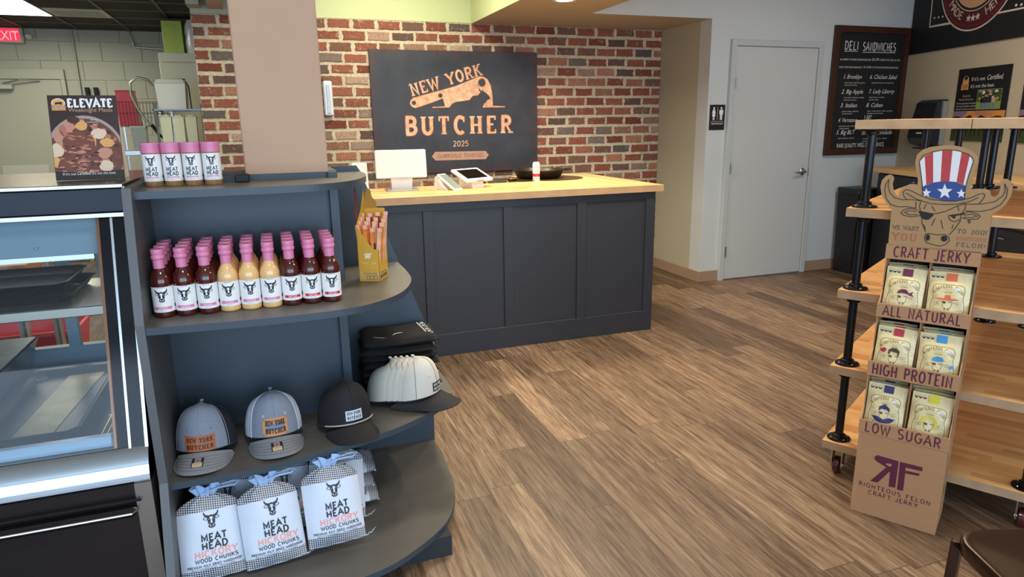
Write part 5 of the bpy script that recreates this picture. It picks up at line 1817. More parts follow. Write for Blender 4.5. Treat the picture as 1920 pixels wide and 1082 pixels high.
# nested stack of bone caps
bones = []
for k in range(5):
    lb = ['bone coloured cap with black brim and black patch, front of the nested stack', 'second cap of the nested bone cap stack, showing only its left edge', 'third cap of the nested bone cap stack, showing only its left edge', 'fourth cap of the nested bone cap stack, showing only its left edge', 'rearmost cap of the nested bone cap stack, farthest left in the stack'][k]
    if k == 0:
        bones.append(make_cap(lb, m_bg, m_bg, m_bkb, R(48), (.470, 2.475, ZH + .010), ('rect', BLK, WHT, .062, .034, .075), group='nested bone coloured caps', eyelets=True, seam=mat('bone_seam', '#7d766a', .9)))
        bones[0].rotation_euler = (0, 0, R(48))
    else:
        o = copy_tree(bones[0], (.470 - .0200 * k, 2.475 + .013 * k, ZH + .010 - .0022 * k), R(48), lb, 'nested bone coloured caps')
        o.scale = (.985 - .004 * k,) * 3

# ================================================================ FOLDED SHIRTS
m_sh = mat('black_jersey', '#08080a', .9, bump=.3, bscale=160)
m_pr = mat('shirt_print', '#dcdcdc', .7)
z = ZS['hat'] + .001
for k in range(8):
    hgt = .036 if k == 7 else .030 + .003 * math.sin(k * 2.1)
    dx, dy = .007 * math.sin(k * 1.9), .006 * math.cos(k * 2.7)
    t = thing('folded_shirt', ['bottom', 'second from the bottom', 'third from the bottom', 'fourth from the bottom', 'fifth from the bottom', 'third from the top', 'second from the top', 'topmost, with white print'][k] + ' black folded shirt in the stack behind the bone caps', 'shirt', (.445 + dx, 2.655 + dy, z), R(-4 + 2 * math.sin(k)), 'black folded shirts')
    w_, d_ = .30, .23
    mb = MB()
    rb = random.Random(k)
    def fold(u, v, top, w_=w_, d_=d_, hgt=hgt, k=k):
        x, y = (u - .5) * w_, (v - .5) * d_
        e = min(1, min(u, 1 - u) * 9) ** .5 * min(1, min(v, 1 - v) * 8) ** .5
        zz = hgt / 2 + (hgt / 2 * e * (1 if top else -1)) + (.0022 * math.sin(u * 9 + k) * math.sin(v * 7 + k * 2) * e if top else 0)
        return (x, y, zz)
    mb.grid(lambda u, v: fold(u, v, True), 26, 20)
    mb.grid(lambda u, v: fold(u, v, False), 26, 20)
    mb.build('shirt_body', m_sh, t, smooth=70)
    mb = MB()
    mb.tube([(-.10, -.112, hgt * .5), (-.02, -.1155, hgt * .42), (.08, -.115, hgt * .55), (.13, -.110, hgt * .5)], .0035, 6)
    mb.build('fold_edge', m_sh, t)
    if k == 7:
        a = Art()
        a.stroke([(-.105, -.055), (-.092, -.072), (-.072, -.080), (-.06, -.081)], [.002, .006, .006, .001], 0, 1)
        a.stroke([(-.030, -.06), (-.018, -.042), (.0, -.036), (.014, -.034)], [.001, .006, .006, .003], 0, 1)
        a.text('MEAT HEAD', .098, .09, .022, 0, 1, 'l', width=.15, rot=R(-82))
        a.stroke([(.092, .09), (.108, -.05)], .004, 0, 1)
        mb = MB()
        a.lay(mb, lambda x, y, d: tuple(Vector(fold(min(.985, max(.015, x / w_ + .5)), min(.985, max(.015, y / d_ + .5)), True)) + Vector((0, 0, .0012 + d))), .0002)
        mb.build('white_print', m_pr, t)
    else:
        MB().box((.146, -.06 + .02 * (k % 3), hgt * .42), (.1485, .01 + .02 * (k % 3), hgt * .6)).build('print_sliver', m_pr, t)
    z += hgt * .985


# ================================================================ WOOD CHUNK BAGS
def net_material():
    m = bpy.data.materials.new('dark_net_over_chips')
    n = NT(m)
    sp = n.add('ShaderNodeSeparateXYZ'); n.link(n.coord(), sp.inputs[0])
    s_ = 1 / .0068
    fx = n.math('FRACT', n.math('MULTIPLY', n.math('ADD', sp.outputs[0], 1.0), s_))
    fz = n.math('FRACT', n.math('MULTIPLY', n.math('ADD', n.math('ADD', sp.outputs[2], 1.0), n.math('MULTIPLY', sp.outputs[0], .12)), s_))
    f = n.math('MULTIPLY', n.math('GREATER_THAN', fx, .30), n.math('GREATER_THAN', fz, .30))
    nz = n.ramp(n.noise(n.coord(), 22, 3), [(.4, srgb('#15110f')), (.62, srgb('#6a5344'))])
    n.link(n.mix(f, srgb('#c6cfdc'), nz), n.b.inputs['Base Color'])
    n.b.inputs['Roughness'].default_value = .6
    return m


NET = net_material()
BAGW = mat('white_bag_weave', '#d3dbe8', .55, var=.03, vscale=12, bump=.5, bscale=9)
DRAW = mat('pale_blue_drawstring', '#9fbce0', .4)
CORAL = mat('coral_print', '#f0a096', .6)
BGW, BGH, BGT = .188, .262, .058


def bag_pt(u, v, f, lift=0.0):
    """u,v 0..1; f +1 back, -1 front"""
    neck = 1.0
    if v > .80:
        q = (v - .80) / .2
        neck = 1 - .80 * q ** 2.2
    x = (u - .5) * BGW * neck * (1 - .05 * math.sin(PI * v) * 0)
    bu = max(0.0, 1 - abs(2 * u - 1) ** 3.2)
    bv = min(1.0, (v / .14)) ** .6 if v < .14 else 1.0
    if v > .80:
        bv = 1 - .62 * ((v - .80) / .2) ** 1.3
    y = f * (BGT / 2 * bu * bv) + f * .0016 * math.sin(u * 11 + v * 6) * bu
    if v > .8:
        y += f * .003 * math.sin(u * 34) * ((v - .8) / .2)
    return (x, y + f * lift, v * BGH)


def make_bag(label, loc, rot, ruffle=1):
    t = thing('wood_chunk_bag', label, 'bag', loc, 0, 'bags of hickory wood chunks')
    t.rotation_euler = rot
    mb = MB()
    for f in (-1, 1):
        mb.grid(lambda u, v: bag_pt(u, .13 + .67 * v, f), 24, 14)
    mb.build('white_sleeve', BAGW, t, smooth=70)
    mb = MB()
    for f in (-1, 1):
        mb.grid(lambda u, v: bag_pt(u, .80 + .2 * v, f), 40, 8)
    mb.build('net_top', NET, t, smooth=70)
    mb = MB()
    for f in (-1, 1):
        mb.grid(lambda u, v: bag_pt(u, .0 + .13 * v, f), 24, 4)
    mb.tube([(-BGW / 2, 0, .002), (0, 0, -.001), (BGW / 2, 0, .002), (BGW / 2 + .02, 0, .008), (BGW / 2 + .035, 0, .02)], [.003, .003, .004, .003, .001], 6)
    mb.build('net_bottom', NET, t, smooth=70)
    mb = MB()
    # gathered collar
    def col(u, v):
        th = 2 * PI * u
        rr = .017 + .016 * v + .006 * math.sin(8 * th) * (.5 + v)
        return (rr * 1.25 * math.cos(th), rr * .8 * math.sin(th), BGH - .010 + .036 * v + .007 * math.sin(5 * th) * v)
    mb.grid(col, 48, 4)
    mb.tube([(.022 * math.cos(2 * PI * k / 16), .017 * math.sin(2 * PI * k / 16), BGH + .002) for k in range(16)], .004, 6, closed=True)
    s_ = ruffle
    mb.tube([(0, -.015, BGH + .004), (s_ * .04, -.024, BGH + .012), (s_ * .085, -.018, BGH + .010), (s_ * .105, -.01, BGH + .02), (s_ * .08, -.016, BGH + .024), (s_ * .03, -.02, BGH + .018)], [.003, .0035, .004, .003, .003, .002], 6)
    mb.build('drawstring_collar', DRAW, t, smooth=70)
    a = Art()
    bull(a, .008, .166, .033, 0, 1, 1, 2)
    a.letters('MEAT', .010, .110, .0195, 0, 1, 'c', width=.074, wt=.24)
    a.letters('HEAD', .010, .0855, .0195, 0, 1, 'c', width=.074, wt=.24)
    a.letters('HICKORY', .012, .0625, .0185, 2, 1, 'c', width=.125, wt=.22)
    a.letters('WOOD CHUNKS', .012, .0475, .0112, 0, 1, 'c', width=.125, wt=.2)
    a.letters('PREMIUM KILN-DRIED HARDWOOD'.replace('-', ' '), .004, .0335, .0072, 0, 1, 'c', width=.158, wt=.18)
    a.text('BOLD SMOKE FLAVOR   100% NATURAL', .002, .0275, .0036, 0, 1, 'c', width=.13)
    mb = MB()
    a.lay(mb, lambda x, y, d: bag_pt(x / BGW + .5, y / BGH + .03, -1, .0009 + d), .0003, cut=[-.09 + .006 * k for k in range(31)])
    mb.build('print', [LBK, BAGW, CORAL], t)
    return t


bg0 = make_bag('white hickory wood chunk bag, front row left', (-.272, 2.075, .112), (R(-24), 0, R(4)), 1)


def bag_copy(label, loc, rot):
    o = copy_tree(bg0, loc, 0, label)
    o.rotation_euler = rot
    return o


bag_copy('white hickory wood chunk bag, front row middle', (-.082, 2.072, .118), (R(-23), R(-2), R(6)))
bag_copy('white hickory wood chunk bag, front row right', (.112, 2.085, .135), (R(-22), R(-1), R(3)))
bag_copy('white wood chunk bag behind the front left bag, only its net top showing', (-.245, 2.255, .112), (R(-20), R(3), R(-3)))
bag_copy('white wood chunk bag behind the front middle bag, tucked under the cap shelf', (-.045, 2.25, .120), (R(-19), R(0), R(5)))
bag_copy('white wood chunk bag behind the front right bag, with long blue drawstring', (.130, 2.235, .125), (R(-17), R(2), R(-2)))
# bags lying crosswise at the right, their net tails pointing right
_e = Matrix(((0, 0, -1), (1, 0, 0), (0, -1, 0))).to_euler()
bag_copy('wood chunk bag lying flat at the bottom, lowest net tail on the right', (.285, 2.405, .135), tuple(_e))
bag_copy('wood chunk bag lying flat on another, middle net tail on the right', (.27, 2.41, .195), tuple(_e))
bag_copy('wood chunk bag lying flat on two others, upper net tail on the right', (.28, 2.405, .255), tuple(_e))

# ================================================================ MEAT STICK BOX
t = thing('meat_stick_box', 'tall yellow counter box full of orange wrapped meat sticks', 'box', (.287, 2.465, .9405), R(-27))
YEL = mat('mustard_card', '#d19d33', .55)
YELD = mat('mustard_card_dark', '#a87a22', .6)
bw, bd = .078, .10
mb = MB()
th_ = .0016
mb.prism([(0, 0), (bw, 0), (bw, .118), (.058, .122), (.0, .205)], 0, th_, axis='y')
mb.prism([(0, 0), (bd, 0), (bd, .33), (bd * .6, .26), (0, .205)], 0, th_, axis='x')
mb.prism([(0, 0), (bd, 0), (bd, .26), (bd * .7, .20), (0, .118)], bw - th_, bw, axis='x')
mb.box((0, bd - th_, 0), (bw, bd, .26)).box((0, 0, 0), (bw, bd, th_))
mb.build('carton', YEL, t)
mb = MB().prism([(0, .26), (bw * .62, .26), (bw * .60, .285), (bw * .42, .30), (bw * .36, .325), (bw * .22, .335), (bw * .1, .315)], bd - .004, bd - .002, axis='y')
mb.build('header_flap', YELD, t)
MB().prism([(0, .24), (.014, .22), (.03, .27), (.028, .325), (.014, .345), (.004, .33)], -.001, .001, axis='x').build('side_wing', mat('maroon_wing', '#6a2a2a', .6), t)
a = Art()
a.letters('F', .040, .086, .018, 0, 1, width=.012, wt=.24)
r_ = Art(); r_.letters('R', 0, 0, .018, 0, 1, width=.013, wt=.24)
r_.into(a, lambda x, y: (.038 - x, y + .086))
a.letters('STREET JERK', .039, .066, .007, 1, 1, 'c', width=.058, wt=.18)
a.text('BEEF STICKS', .039, .058, .0045, 1, 1, 'c', width=.034)
a.text('100% GRASS FED', .039, .051, .003, 1, 1, 'c', width=.05)
a.rect(.003, .004, .075, .038, 3, 1)
a.text('SUGAR FREE', .018, .028, .006, 2, 2, width=.05)
for k in range(3):
    a.rect(.028 + k * .015, .007, .040 + k * .015, .023, 2, 2).rect(.0295 + k * .015, .0085, .0385 + k * .015, .0215, 3, 3)
mb = MB()
a.lay(mb, flat((0, -.0003, 0), (1, 0, 0), (0, 0, 1), (0, -1, 0)))
a = Art()
a.rect(.002, .004, .095, .038, 3, 1)
for k in range(5):
    a.rect(.008 + k * .016, .010, .018 + k * .016, .024, 2, 2)
a.text('SUGAR FREE', .012, .028, .006, 2, 2, width=.06)
a.text('STREET', .05, .085, .012, 0, 1, 'c', width=.05)
a.lay(mb, flat((bw + .0003, 0, 0), (0, 1, 0), (0, 0, 1), (1, 0, 0)))
mb.build('carton_print', [mat('cream_ink', '#f2e6c8', .6), mat('pale_yellow_ink', '#e6c477', .6), mat('brown_ink', '#4a3212', .6), mat('carton_band', '#c9a45a', .6)], t)
m_or = [mat('orange_wrapper', '#e8853f', .3, var=.2, vscale=40), mat('pale_orange_wrapper', '#efb58a', .3, var=.2, vscale=40), mat('red_wrapper', '#8f2b34', .3, var=.2, vscale=50)]
rb = random.Random(2)
idx = 0
bc, bs_ = math.cos(R(-27)), math.sin(R(-27))
for j in range(4):
    for i in range(4):
        lx, ly_ = .014 + i * .0165, .016 + j * .021
        s_ = thing('meat_stick', '%s wrapped meat stick in the yellow box, %s row, %s from the left' % (['orange', 'orange', 'pale orange', 'red'][j], ['front', 'second', 'third', 'back'][j], ORD[i]), 'meat stick', (.287 + lx * bc - ly_ * bs_, 2.465 + lx * bs_ + ly_ * bc, .9430), R(-27), 'meat sticks in the yellow box')
        tl = .011 * (i - 1.0)
        hh = .200 + .014 * j + rb.uniform(-.006, .006)
        mb = MB()
        mb.rings([[(x + tl * z / .2, y + .00 - .01 * z / .2, z) for (x, y) in ((-.0072 * k_, -.0045), (.0072 * k_, -.0045), (.0072 * k_, .0045), (-.0072 * k_, .0045))] for z, k_ in ((0, .8), (.02, 1), (hh - .018, 1), (hh - .014, .9))])
        mb.build('stick', m_or[[0, 0, 1, 2][j]] if (i + j) % 3 else m_or[1], s_, smooth=30)
        mb = MB()
        mb.box((-.0078 + tl * hh / .2, -.011, hh - .014), (.0078 + tl * hh / .2, -.009, hh))
        mb.build('crimp', mat('crimp_pink', '#eab49a', .4), s_)
        if j == 0:
            MB().box((-.003, -.0115 + .0, hh * .6), (.003, -.0105, hh * .72)).build('dark_mark', BLK, s_)

# ================================================================ PIPE RACK
def dirrot(x, y):
    return math.atan2(y, x)


RK = thing('pipe_rack', 'rolling butcher block and black iron pipe rack at the right edge', 'shelf unit', (2.14, 2.05, 0), dirrot(.5, -.866))
PIPE = mat('black_iron_pipe', '#2a2c31', .3, .75)
PIPEF = mat('black_iron_flange', '#17181a', .4, .6)
LV = [.16, .50, .825, 1.157, 1.493]
RW, RD, RT = .76, 1.32, .034
EDG = mat('weathered_board_edge', '#ab8d6c', .7, var=.15, vscale=14)


def board(x0, x1, z):
    MB().prism([(x0, 0), (x1, 0), (x1, RD), (x0, RD)], z - RT, z, 0, side_mi=1).build('shelf_board', [BUTCHR, EDG], RK)


for i, z in enumerate(LV):
    if i == 4:
        board(0, .374, z)
        board(.3765, RW, z)
    else:
        board(0, RW, z)
corners = [(.05, .06), (.70, .06), (.04, 1.25), (.70, 1.25)]
extra = {3: [(.19, 1.22), (.315, 1.10), (.345, 1.17), (.41, 1.25)], 2: [(.40, 1.15)], 1: [(.42, 1.13), (.60, 1.13)], 0: []}


def flange(mb, x, y, z, s=1):
    """s=1 sits on a board, s=-1 hangs under one"""
    prof = [(.0, 0), (.046, 0), (.047, .002 * s), (.046, .006 * s), (.03, .008 * s), (.026, .010 * s), (.025, .020 * s), (.022, .022 * s), (0, .022 * s)]
    mb.lathe([(r_, z + q) for r_, q in prof], 24, c=(x, y))


for i in range(4):
    zb, zt = LV[i], LV[i + 1] - RT
    for (x, y) in corners + extra[i]:
        p = MB().lathe([(0, zb), (.0165, zb), (.0165, zt), (0, zt)], 18, c=(x, y)).build('pipe_post', PIPE, RK, smooth=50)
        mb = MB()
        flange(mb, x, y, zb + .0003)
        mb.build('pipe_flange', PIPEF, p, smooth=35)
        mb = MB()
        flange(mb, x, y, zt - .0003, -1)
        mb.build('pipe_flange', PIPEF, p, smooth=35)
        mb = MB()
        for k in range(4):
            a_ = R(45 + 90 * k)
            mb.lathe([(0, zb + .008), (.004, zb + .008), (.003, zb + .0105), (0, zb + .011)], 8, c=(x + .036 * math.cos(a_), y + .036 * math.sin(a_)))
        mb.build('screws', STEEL, p)
m_wh = mat('maroon_caster_wheel', '#4a1212', .25, coat=.5)
for (x, y) in ((.055, .07), (RW - .055, .07), (.055, RD - .07), (RW - .055, RD - .07)):
    c = MB().box((x - .045, y - .04, LV[0] - RT - .004), (x + .045, y + .04, LV[0] - RT)).box((x - .022, y - .03, .032), (x - .018, y + .02, .114)).box((x + .018, y - .03, .032), (x + .022, y + .02, .114)).box((x - .022, y - .02, .104), (x + .022, y + .02, .114)).build('caster', STEEL, RK)
    mb = MB()
    mb.M = Matrix.Translation((x, y - .008, .0375)) @ Matrix.Rotation(R(90), 4, 'Y')
    mb.lathe([(.0, -.015), (.028, -.015), (.0365, -.010), (.0372, 0), (.0365, .010), (.028, .015), (0, .015)], 28)
    w = mb.build('wheel', m_wh, c, smooth=50)
    mb = MB()
    mb.M = Matrix.Translation((x, y - .008, .0375)) @ Matrix.Rotation(R(90), 4, 'Y')
    mb.lathe([(0, -.024), (.007, -.024), (.007, .024), (0, .024)], 10)
    mb.build('axle', CHROME, c)

# ================================================================ JERKY DISPLAY
JR = dirrot(.526, -.85)
jd = thing('jerky_display', 'tall kraft cardboard jerky display with horned bull topper in front of the pipe rack', 'display stand', (2.043, 1.786, 0), JR)
JW, JD = .288, .205
MB().box((0, 0, 0), (JW, JD, .332), bev=.0012).build('base_box', KRAFT, jd)
TI = [(.335, .390, 0.0, 'LOW SUGAR'), (.555, .615, .035, 'HIGH PROTEIN'), (.775, .828, .080, 'ALL NATURAL'), (.990, 1.045, .125, 'CRAFT JERKY')]
sp_ = [(.0, .333), (.0, .390), (.035, .43), (.035, .615), (.08, .655), (.08, .828), (.125, .868), (.125, 1.045), (JD, 1.045), (JD, .333)]
for nm, x0, x1 in (('side_panel', 0, .003), ('side_panel', JW - .003, JW)):
    MB().prism(sp_, x0, x1, axis='x').build(nm, KRAFT, jd)
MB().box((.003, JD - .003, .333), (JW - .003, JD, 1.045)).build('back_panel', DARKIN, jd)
mb = MB()
a = Art()
for i, (z0, z1, y, txt) in enumerate(TI):
    if i == 3:
        break
    zn = TI[i + 1][0]
    MB().box((.003, y + .003, z0), (JW - .003, JD - .003, z0 + .003)).build('tray_floor', KRAFTE, jd)
    MB().box((JW / 2 - .0015, TI[i + 1][2] + .002, z0 + .003), (JW / 2 + .0015, JD - .003, zn + .0)).build('divider', KRAFTE, jd)
for i, (z0, z1, y, txt) in enumerate(TI):
    l = MB().box((-.003, y - .003, z0), (JW + .003, y, z1), bev=.001).build('tray_lip', KRAFT, jd)
    ws_ = txt.split()
    full = sum(GL[c][0] + .22 for c in txt) - .22
    k_ = [.245, .255, .245, .235][i] / full
    x_ = JW / 2 - .002 - full * k_ / 2
    for w__ in ws_:
        ww_ = (sum(GL[c][0] + .22 for c in w__) - .22) * k_
        a = Art()
        a.letters(w__, x_, z0 + .010, (z1 - z0) * .68, 0, 1, width=ww_, wt=.13, gap=.22)
        mb = MB()
        a.lay(mb, flat((0, y - .0034, 0), (1, 0, 0), (0, 0, 1), (0, -1, 0)))
        mb.build('lip_word', MAROON, l)
        x_ += ww_ + (GL[' '][0] + .44) * k_
MB().box((.003, .128, .99), (JW - .003, JD - .003, .994)).build('top_floor', KRAFTE, jd)

# base logo
Bx = hom([(190.8, 627.1), (785.9, 811.1), (890.3, 140.7), (265.5, -2.7)], [(0, 0), (.3, 0), (.3, .4), (0, .4)])
a = Art()
PX = lambda L: [Bx(*p) for p in L]
a.poly(PX([(515, 303), (520, 305), (496, 482), (452, 474), (462, 370), (378, 447), (328, 436), (436, 345), (372, 305), (356, 288), (360, 270), (380, 263)]), 0, 1)
a.poly(PX([(440, 318), (472, 322), (470, 338), (455, 338), (430, 322)]), 1, 2)
a.poly(PX([(529, 307), (681, 345), (677, 372), (566, 346), (564, 366), (661, 387), (656, 403), (563, 385), (549, 503), (508, 495)]), 0, 1)
u0, v0 = Bx(250, 460); u1, v1 = Bx(730, 603)
a.letters('RIGHTEOUS FELON', u0, v0, .0165, 0, 1, width=math.hypot(u1 - u0, v1 - v0), wt=.15, gap=.24, rot=math.atan2(v1 - v0, u1 - u0))
u0, v0 = Bx(315, 522); u1, v1 = Bx(645, 618)
a.letters('CRAFT JERKY', u0, v0, .0165, 0, 1, width=math.hypot(u1 - u0, v1 - v0), wt=.15, gap=.24, rot=math.atan2(v1 - v0, u1 - u0))
mb = MB()
a.lay(mb, flat((0, -.0003, 0), (1, 0, 0), (0, 0, 1), (0, -1, 0)))
# scroll line on the side of the box
b = Art()
b.stroke([(.10, .05), (.12, .12), (.08, .17), (.12, .22), (.09, .29)], .006, 0, 1)
b.stroke([(.14, .10), (.12, .16), (.15, .22)], .005, 0, 1)
b.lay(mb, flat((JW + .0003, 0, 0), (0, 1, 0), (0, 0, 1), (1, 0, 0)))
mb.build('base_logo', [MAROON, KRAFT], jd)
mb = MB()
b = Art()
for (z0, z1, y, _) in TI[:3]:
    b.stroke([(y + .07, z0 + .03), (y + .085, z0 + .14)], .006, 0, 1)
    b.stroke([(y + .09, z0 + .06), (y + .075, z0 + .19)], .005, 0, 1)
b.lay(mb, flat((JW + .0004, 0, 0), (0, 1, 0), (0, 0, 1), (1, 0, 0)))
mb.build('side_lettering', MAROON, jd)

# topper with the horned bull and striped hat
Hd = hom([(105.6, 1078.3), (999.4, 1164.6), (1169.5, 78.0), (227.7, 69.8)], [(0, 1.0), (.3, 1.0), (.3, 1.4), (0, 1.4)])
PH = lambda L: [Hd(*p) for p in L]
outline = [(125, 985), (157, 655), (110, 600), (66, 520), (54, 440), (70, 380), (105, 345), (140, 330), (170, 343), (180, 372), (166, 420), (176, 480), (200, 518), (222, 526), (232, 480), (262, 448), (300, 430), (350, 418), (396, 425), (400, 380), (385, 290), (375, 220), (390, 150), (440, 103), (520, 76), (620, 62), (720, 62), (820, 80), (900, 115), (946, 160), (955, 220), (925, 300), (902, 390), (890, 466), (960, 462), (1020, 462), (1062, 480), (1075, 530), (1110, 540), (1140, 512), (1160, 470), (1158, 425), (1156, 392), (1185, 371), (1225, 372), (1260, 400), (1275, 450), (1262, 520), (1215, 600), (1150, 660), (1078, 697), (1032, 1062)]
KR2 = mat('topper_kraft', '#a8845c', .8)
mb = MB()
mb.plate(PH(outline), 0, .004, ((0, .122, 0), (1, 0, 0), (0, 0, 1), (0, 1, 0)))
top = mb.build('bull_topper', KR2, jd)
u0, v0 = Hd(1032, 1062); u1, v1 = Hd(1078, 697)
MB().prism([(.126, 1.047), (.185, 1.047), (.185, v1 - .006), (.126, v1)], u1 - .004, u1, axis='x').build('topper_side', KRAFT, jd)
a = Art()
RD_, WH_, BL_, BK_, OR_, NV_ = 0, 1, 2, 3, 4, 5
st = [((418, 208), (463, 167), (477, 423), (447, 441), 1), ((463, 167), (541, 127), (541, 404), (477, 423), 0), ((541, 127), (625, 110), (608, 394), (541, 404), 1), ((625, 110), (720, 108), (690, 393), (608, 394), 0), ((720, 108), (803, 122), (756, 400), (690, 393), 1), ((803, 122), (878, 156), (820, 417), (756, 400), 0), ((878, 156), (910, 202), (838, 436), (820, 417), 1)]
for (p, q, r2, s2, c) in st:
    a.poly(PH([p, q, r2, s2]), c, 1)
band = [(445, 445), (540, 405), (640, 393), (740, 397), (838, 436), (828, 562), (740, 575), (640, 570), (540, 545), (445, 515)]
a.poly(PH(band), 2, 2)
for (x, y, r) in ((648, 488, 74), (478, 500, 46), (800, 506, 46)):
    a.poly(PH([(x + (r if i % 2 == 0 else r * .42) * math.cos(R(-90 + 36 * i)), y + (r if i % 2 == 0 else r * .42) * math.sin(R(-90 + 36 * i))) for i in range(10)]), 1, 3)
LW = .0022
for L in ([(445, 515), (440, 400), (416, 230), (416, 205), (450, 155), (540, 120), (650, 102), (760, 108), (860, 140), (905, 180), (911, 215), (880, 300), (850, 400), (836, 470), (830, 560)],
          [(300, 562), (272, 530), (263, 492), (290, 468), (330, 475), (420, 520), (520, 558), (640, 572), (740, 576), (830, 560), (900, 540), (960, 512), (1000, 503), (1020, 520), (1005, 552), (965, 597)],
          [(290, 500), (400, 560), (520, 598), (640, 606), (760, 604), (880, 578), (960, 540)],
          [(135, 375), (105, 420), (95, 480), (110, 550), (150, 605), (220, 628), (300, 625), (385, 640)], [(135, 375), (128, 440), (145, 500), (190, 545), (260, 563), (340, 560), (430, 572)],
          [(1200, 415), (1228, 470), (1215, 540), (1160, 610), (1080, 650), (980, 670), (840, 665)], [(1200, 415), (1206, 480), (1180, 530), (1110, 580), (1000, 600), (900, 604), (820, 600)],
          [(400, 655), (330, 641), (270, 655), (245, 682), (270, 705), (340, 720), (415, 710)], [(390, 672), (320, 662), (280, 678), (320, 700), (400, 700)],
          [(800, 690), (880, 673), (950, 690), (976, 715), (950, 740), (880, 745), (800, 730)], [(820, 705), (900, 695), (950, 712), (900, 728), (820, 722)],
          [(430, 572), (415, 625), (435, 700), (440, 780), (472, 860)], [(845, 600), (835, 650), (800, 690), (790, 760), (742, 830), (690, 885)], [(385, 580), (383, 640)],
          [(470, 882), (500, 872), (580, 886), (650, 882), (685, 905), (690, 940), (660, 972), (600, 990), (540, 975), (480, 958), (462, 925), (470, 882)],
          [(680, 715), (700, 752), (740, 766), (785, 745)], [(560, 735), (525, 805)], [(615, 750), (632, 830)], [(455, 790), (470, 835)], [(715, 830), (725, 790)], [(480, 600), (455, 650)], [(530, 620), (560, 668)], [(770, 625), (780, 665)],
          [(862, 765), (872, 778), (884, 765), (872, 748), (862, 765)], [(540, 695), (650, 672), (760, 622), (840, 598)]):
    a.stroke(PH(L), LW, 3, 4)
a.poly(PH([(405, 662), (540, 688), (545, 706), (500, 745), (462, 746), (425, 716)]), 3, 5)
a.poly(PH([(675, 705), (832, 684), (836, 695), (745, 712), (728, 724)]), 3, 5)
a.ell(*Hd(733, 722), .005, .005, 3, 5, 10)
for (x, y, rx, ry) in ((493, 910, 20, 32), (643, 920, 29, 30)):
    u, v = Hd(x, y)
    a.ell(u, v, rx * .00033, ry * .00036, 3, 5, 14)
for (s_, p, q, h_, m_, w_) in (('WE WANT', (168, 830), (408, 838), .0135, 5, .11), ('YOU', (165, 928), (385, 940), .025, 4, .1), ('TO JOIN', (765, 868), (1035, 888), .0135, 5, .11), ('RIGHTEOUS', (755, 932), (1030, 948), .012, 4, .08), ('FELON!', (752, 990), (1022, 1003), .0135, 5, .11)):
    u0, v0 = Hd(*p); u1, v1 = Hd(*q)
    a.letters(s_, u0, v0, h_, m_, 4, width=u1 - u0, wt=w_, serif=True, gap=.3)
mb = MB()
a.lay(mb, flat((0, .1217, 0), (1, 0, 0), (0, 0, 1), (0, -1, 0)))
mb.build('topper_print', [mat('hat_red', '#b23a3e', .6), mat('hat_white', '#dcdcde', .6), mat('hat_blue', '#2f4684', .6), BLK, mat('orange_red_print', '#bd4f38', .6), mat('navy_print', '#333046', .6)], top)

# pouches
m_pouch = bpy.data.materials.new('cream_foil_pouch')
nn = NT(m_pouch)
nn.b.inputs['Base Color'].default_value = srgb('#ddcb98')
nn.b.inputs['Roughness'].default_value = .35
nn.bump(nn.noise(nn.coord(), 55, 3, .6), .45, .006)
PWD, PHT = .131, .180


def pouch_pt(u, v, f, lift=0.0):
    bu = max(0.0, 1 - abs(2 * u - 1) ** 2.6)
    bv = 1.0
    if v > .72:
        bv = max(0.06, 1 - (v - .72) / .16) if v < .88 else .06
    if v < .12:
        bv = .35 + .65 * v / .12
    y = f * (.017 * bu * bv + .0008) + f * .0012 * math.sin(u * 13 + v * 9) * bu * bv
    return ((u - .5) * PWD * (1 - .02 * math.sin(PI * v)), y + f * lift, v * PHT)


BRN_ = mat('pouch_brown_ink', '#4b3a22', .6)


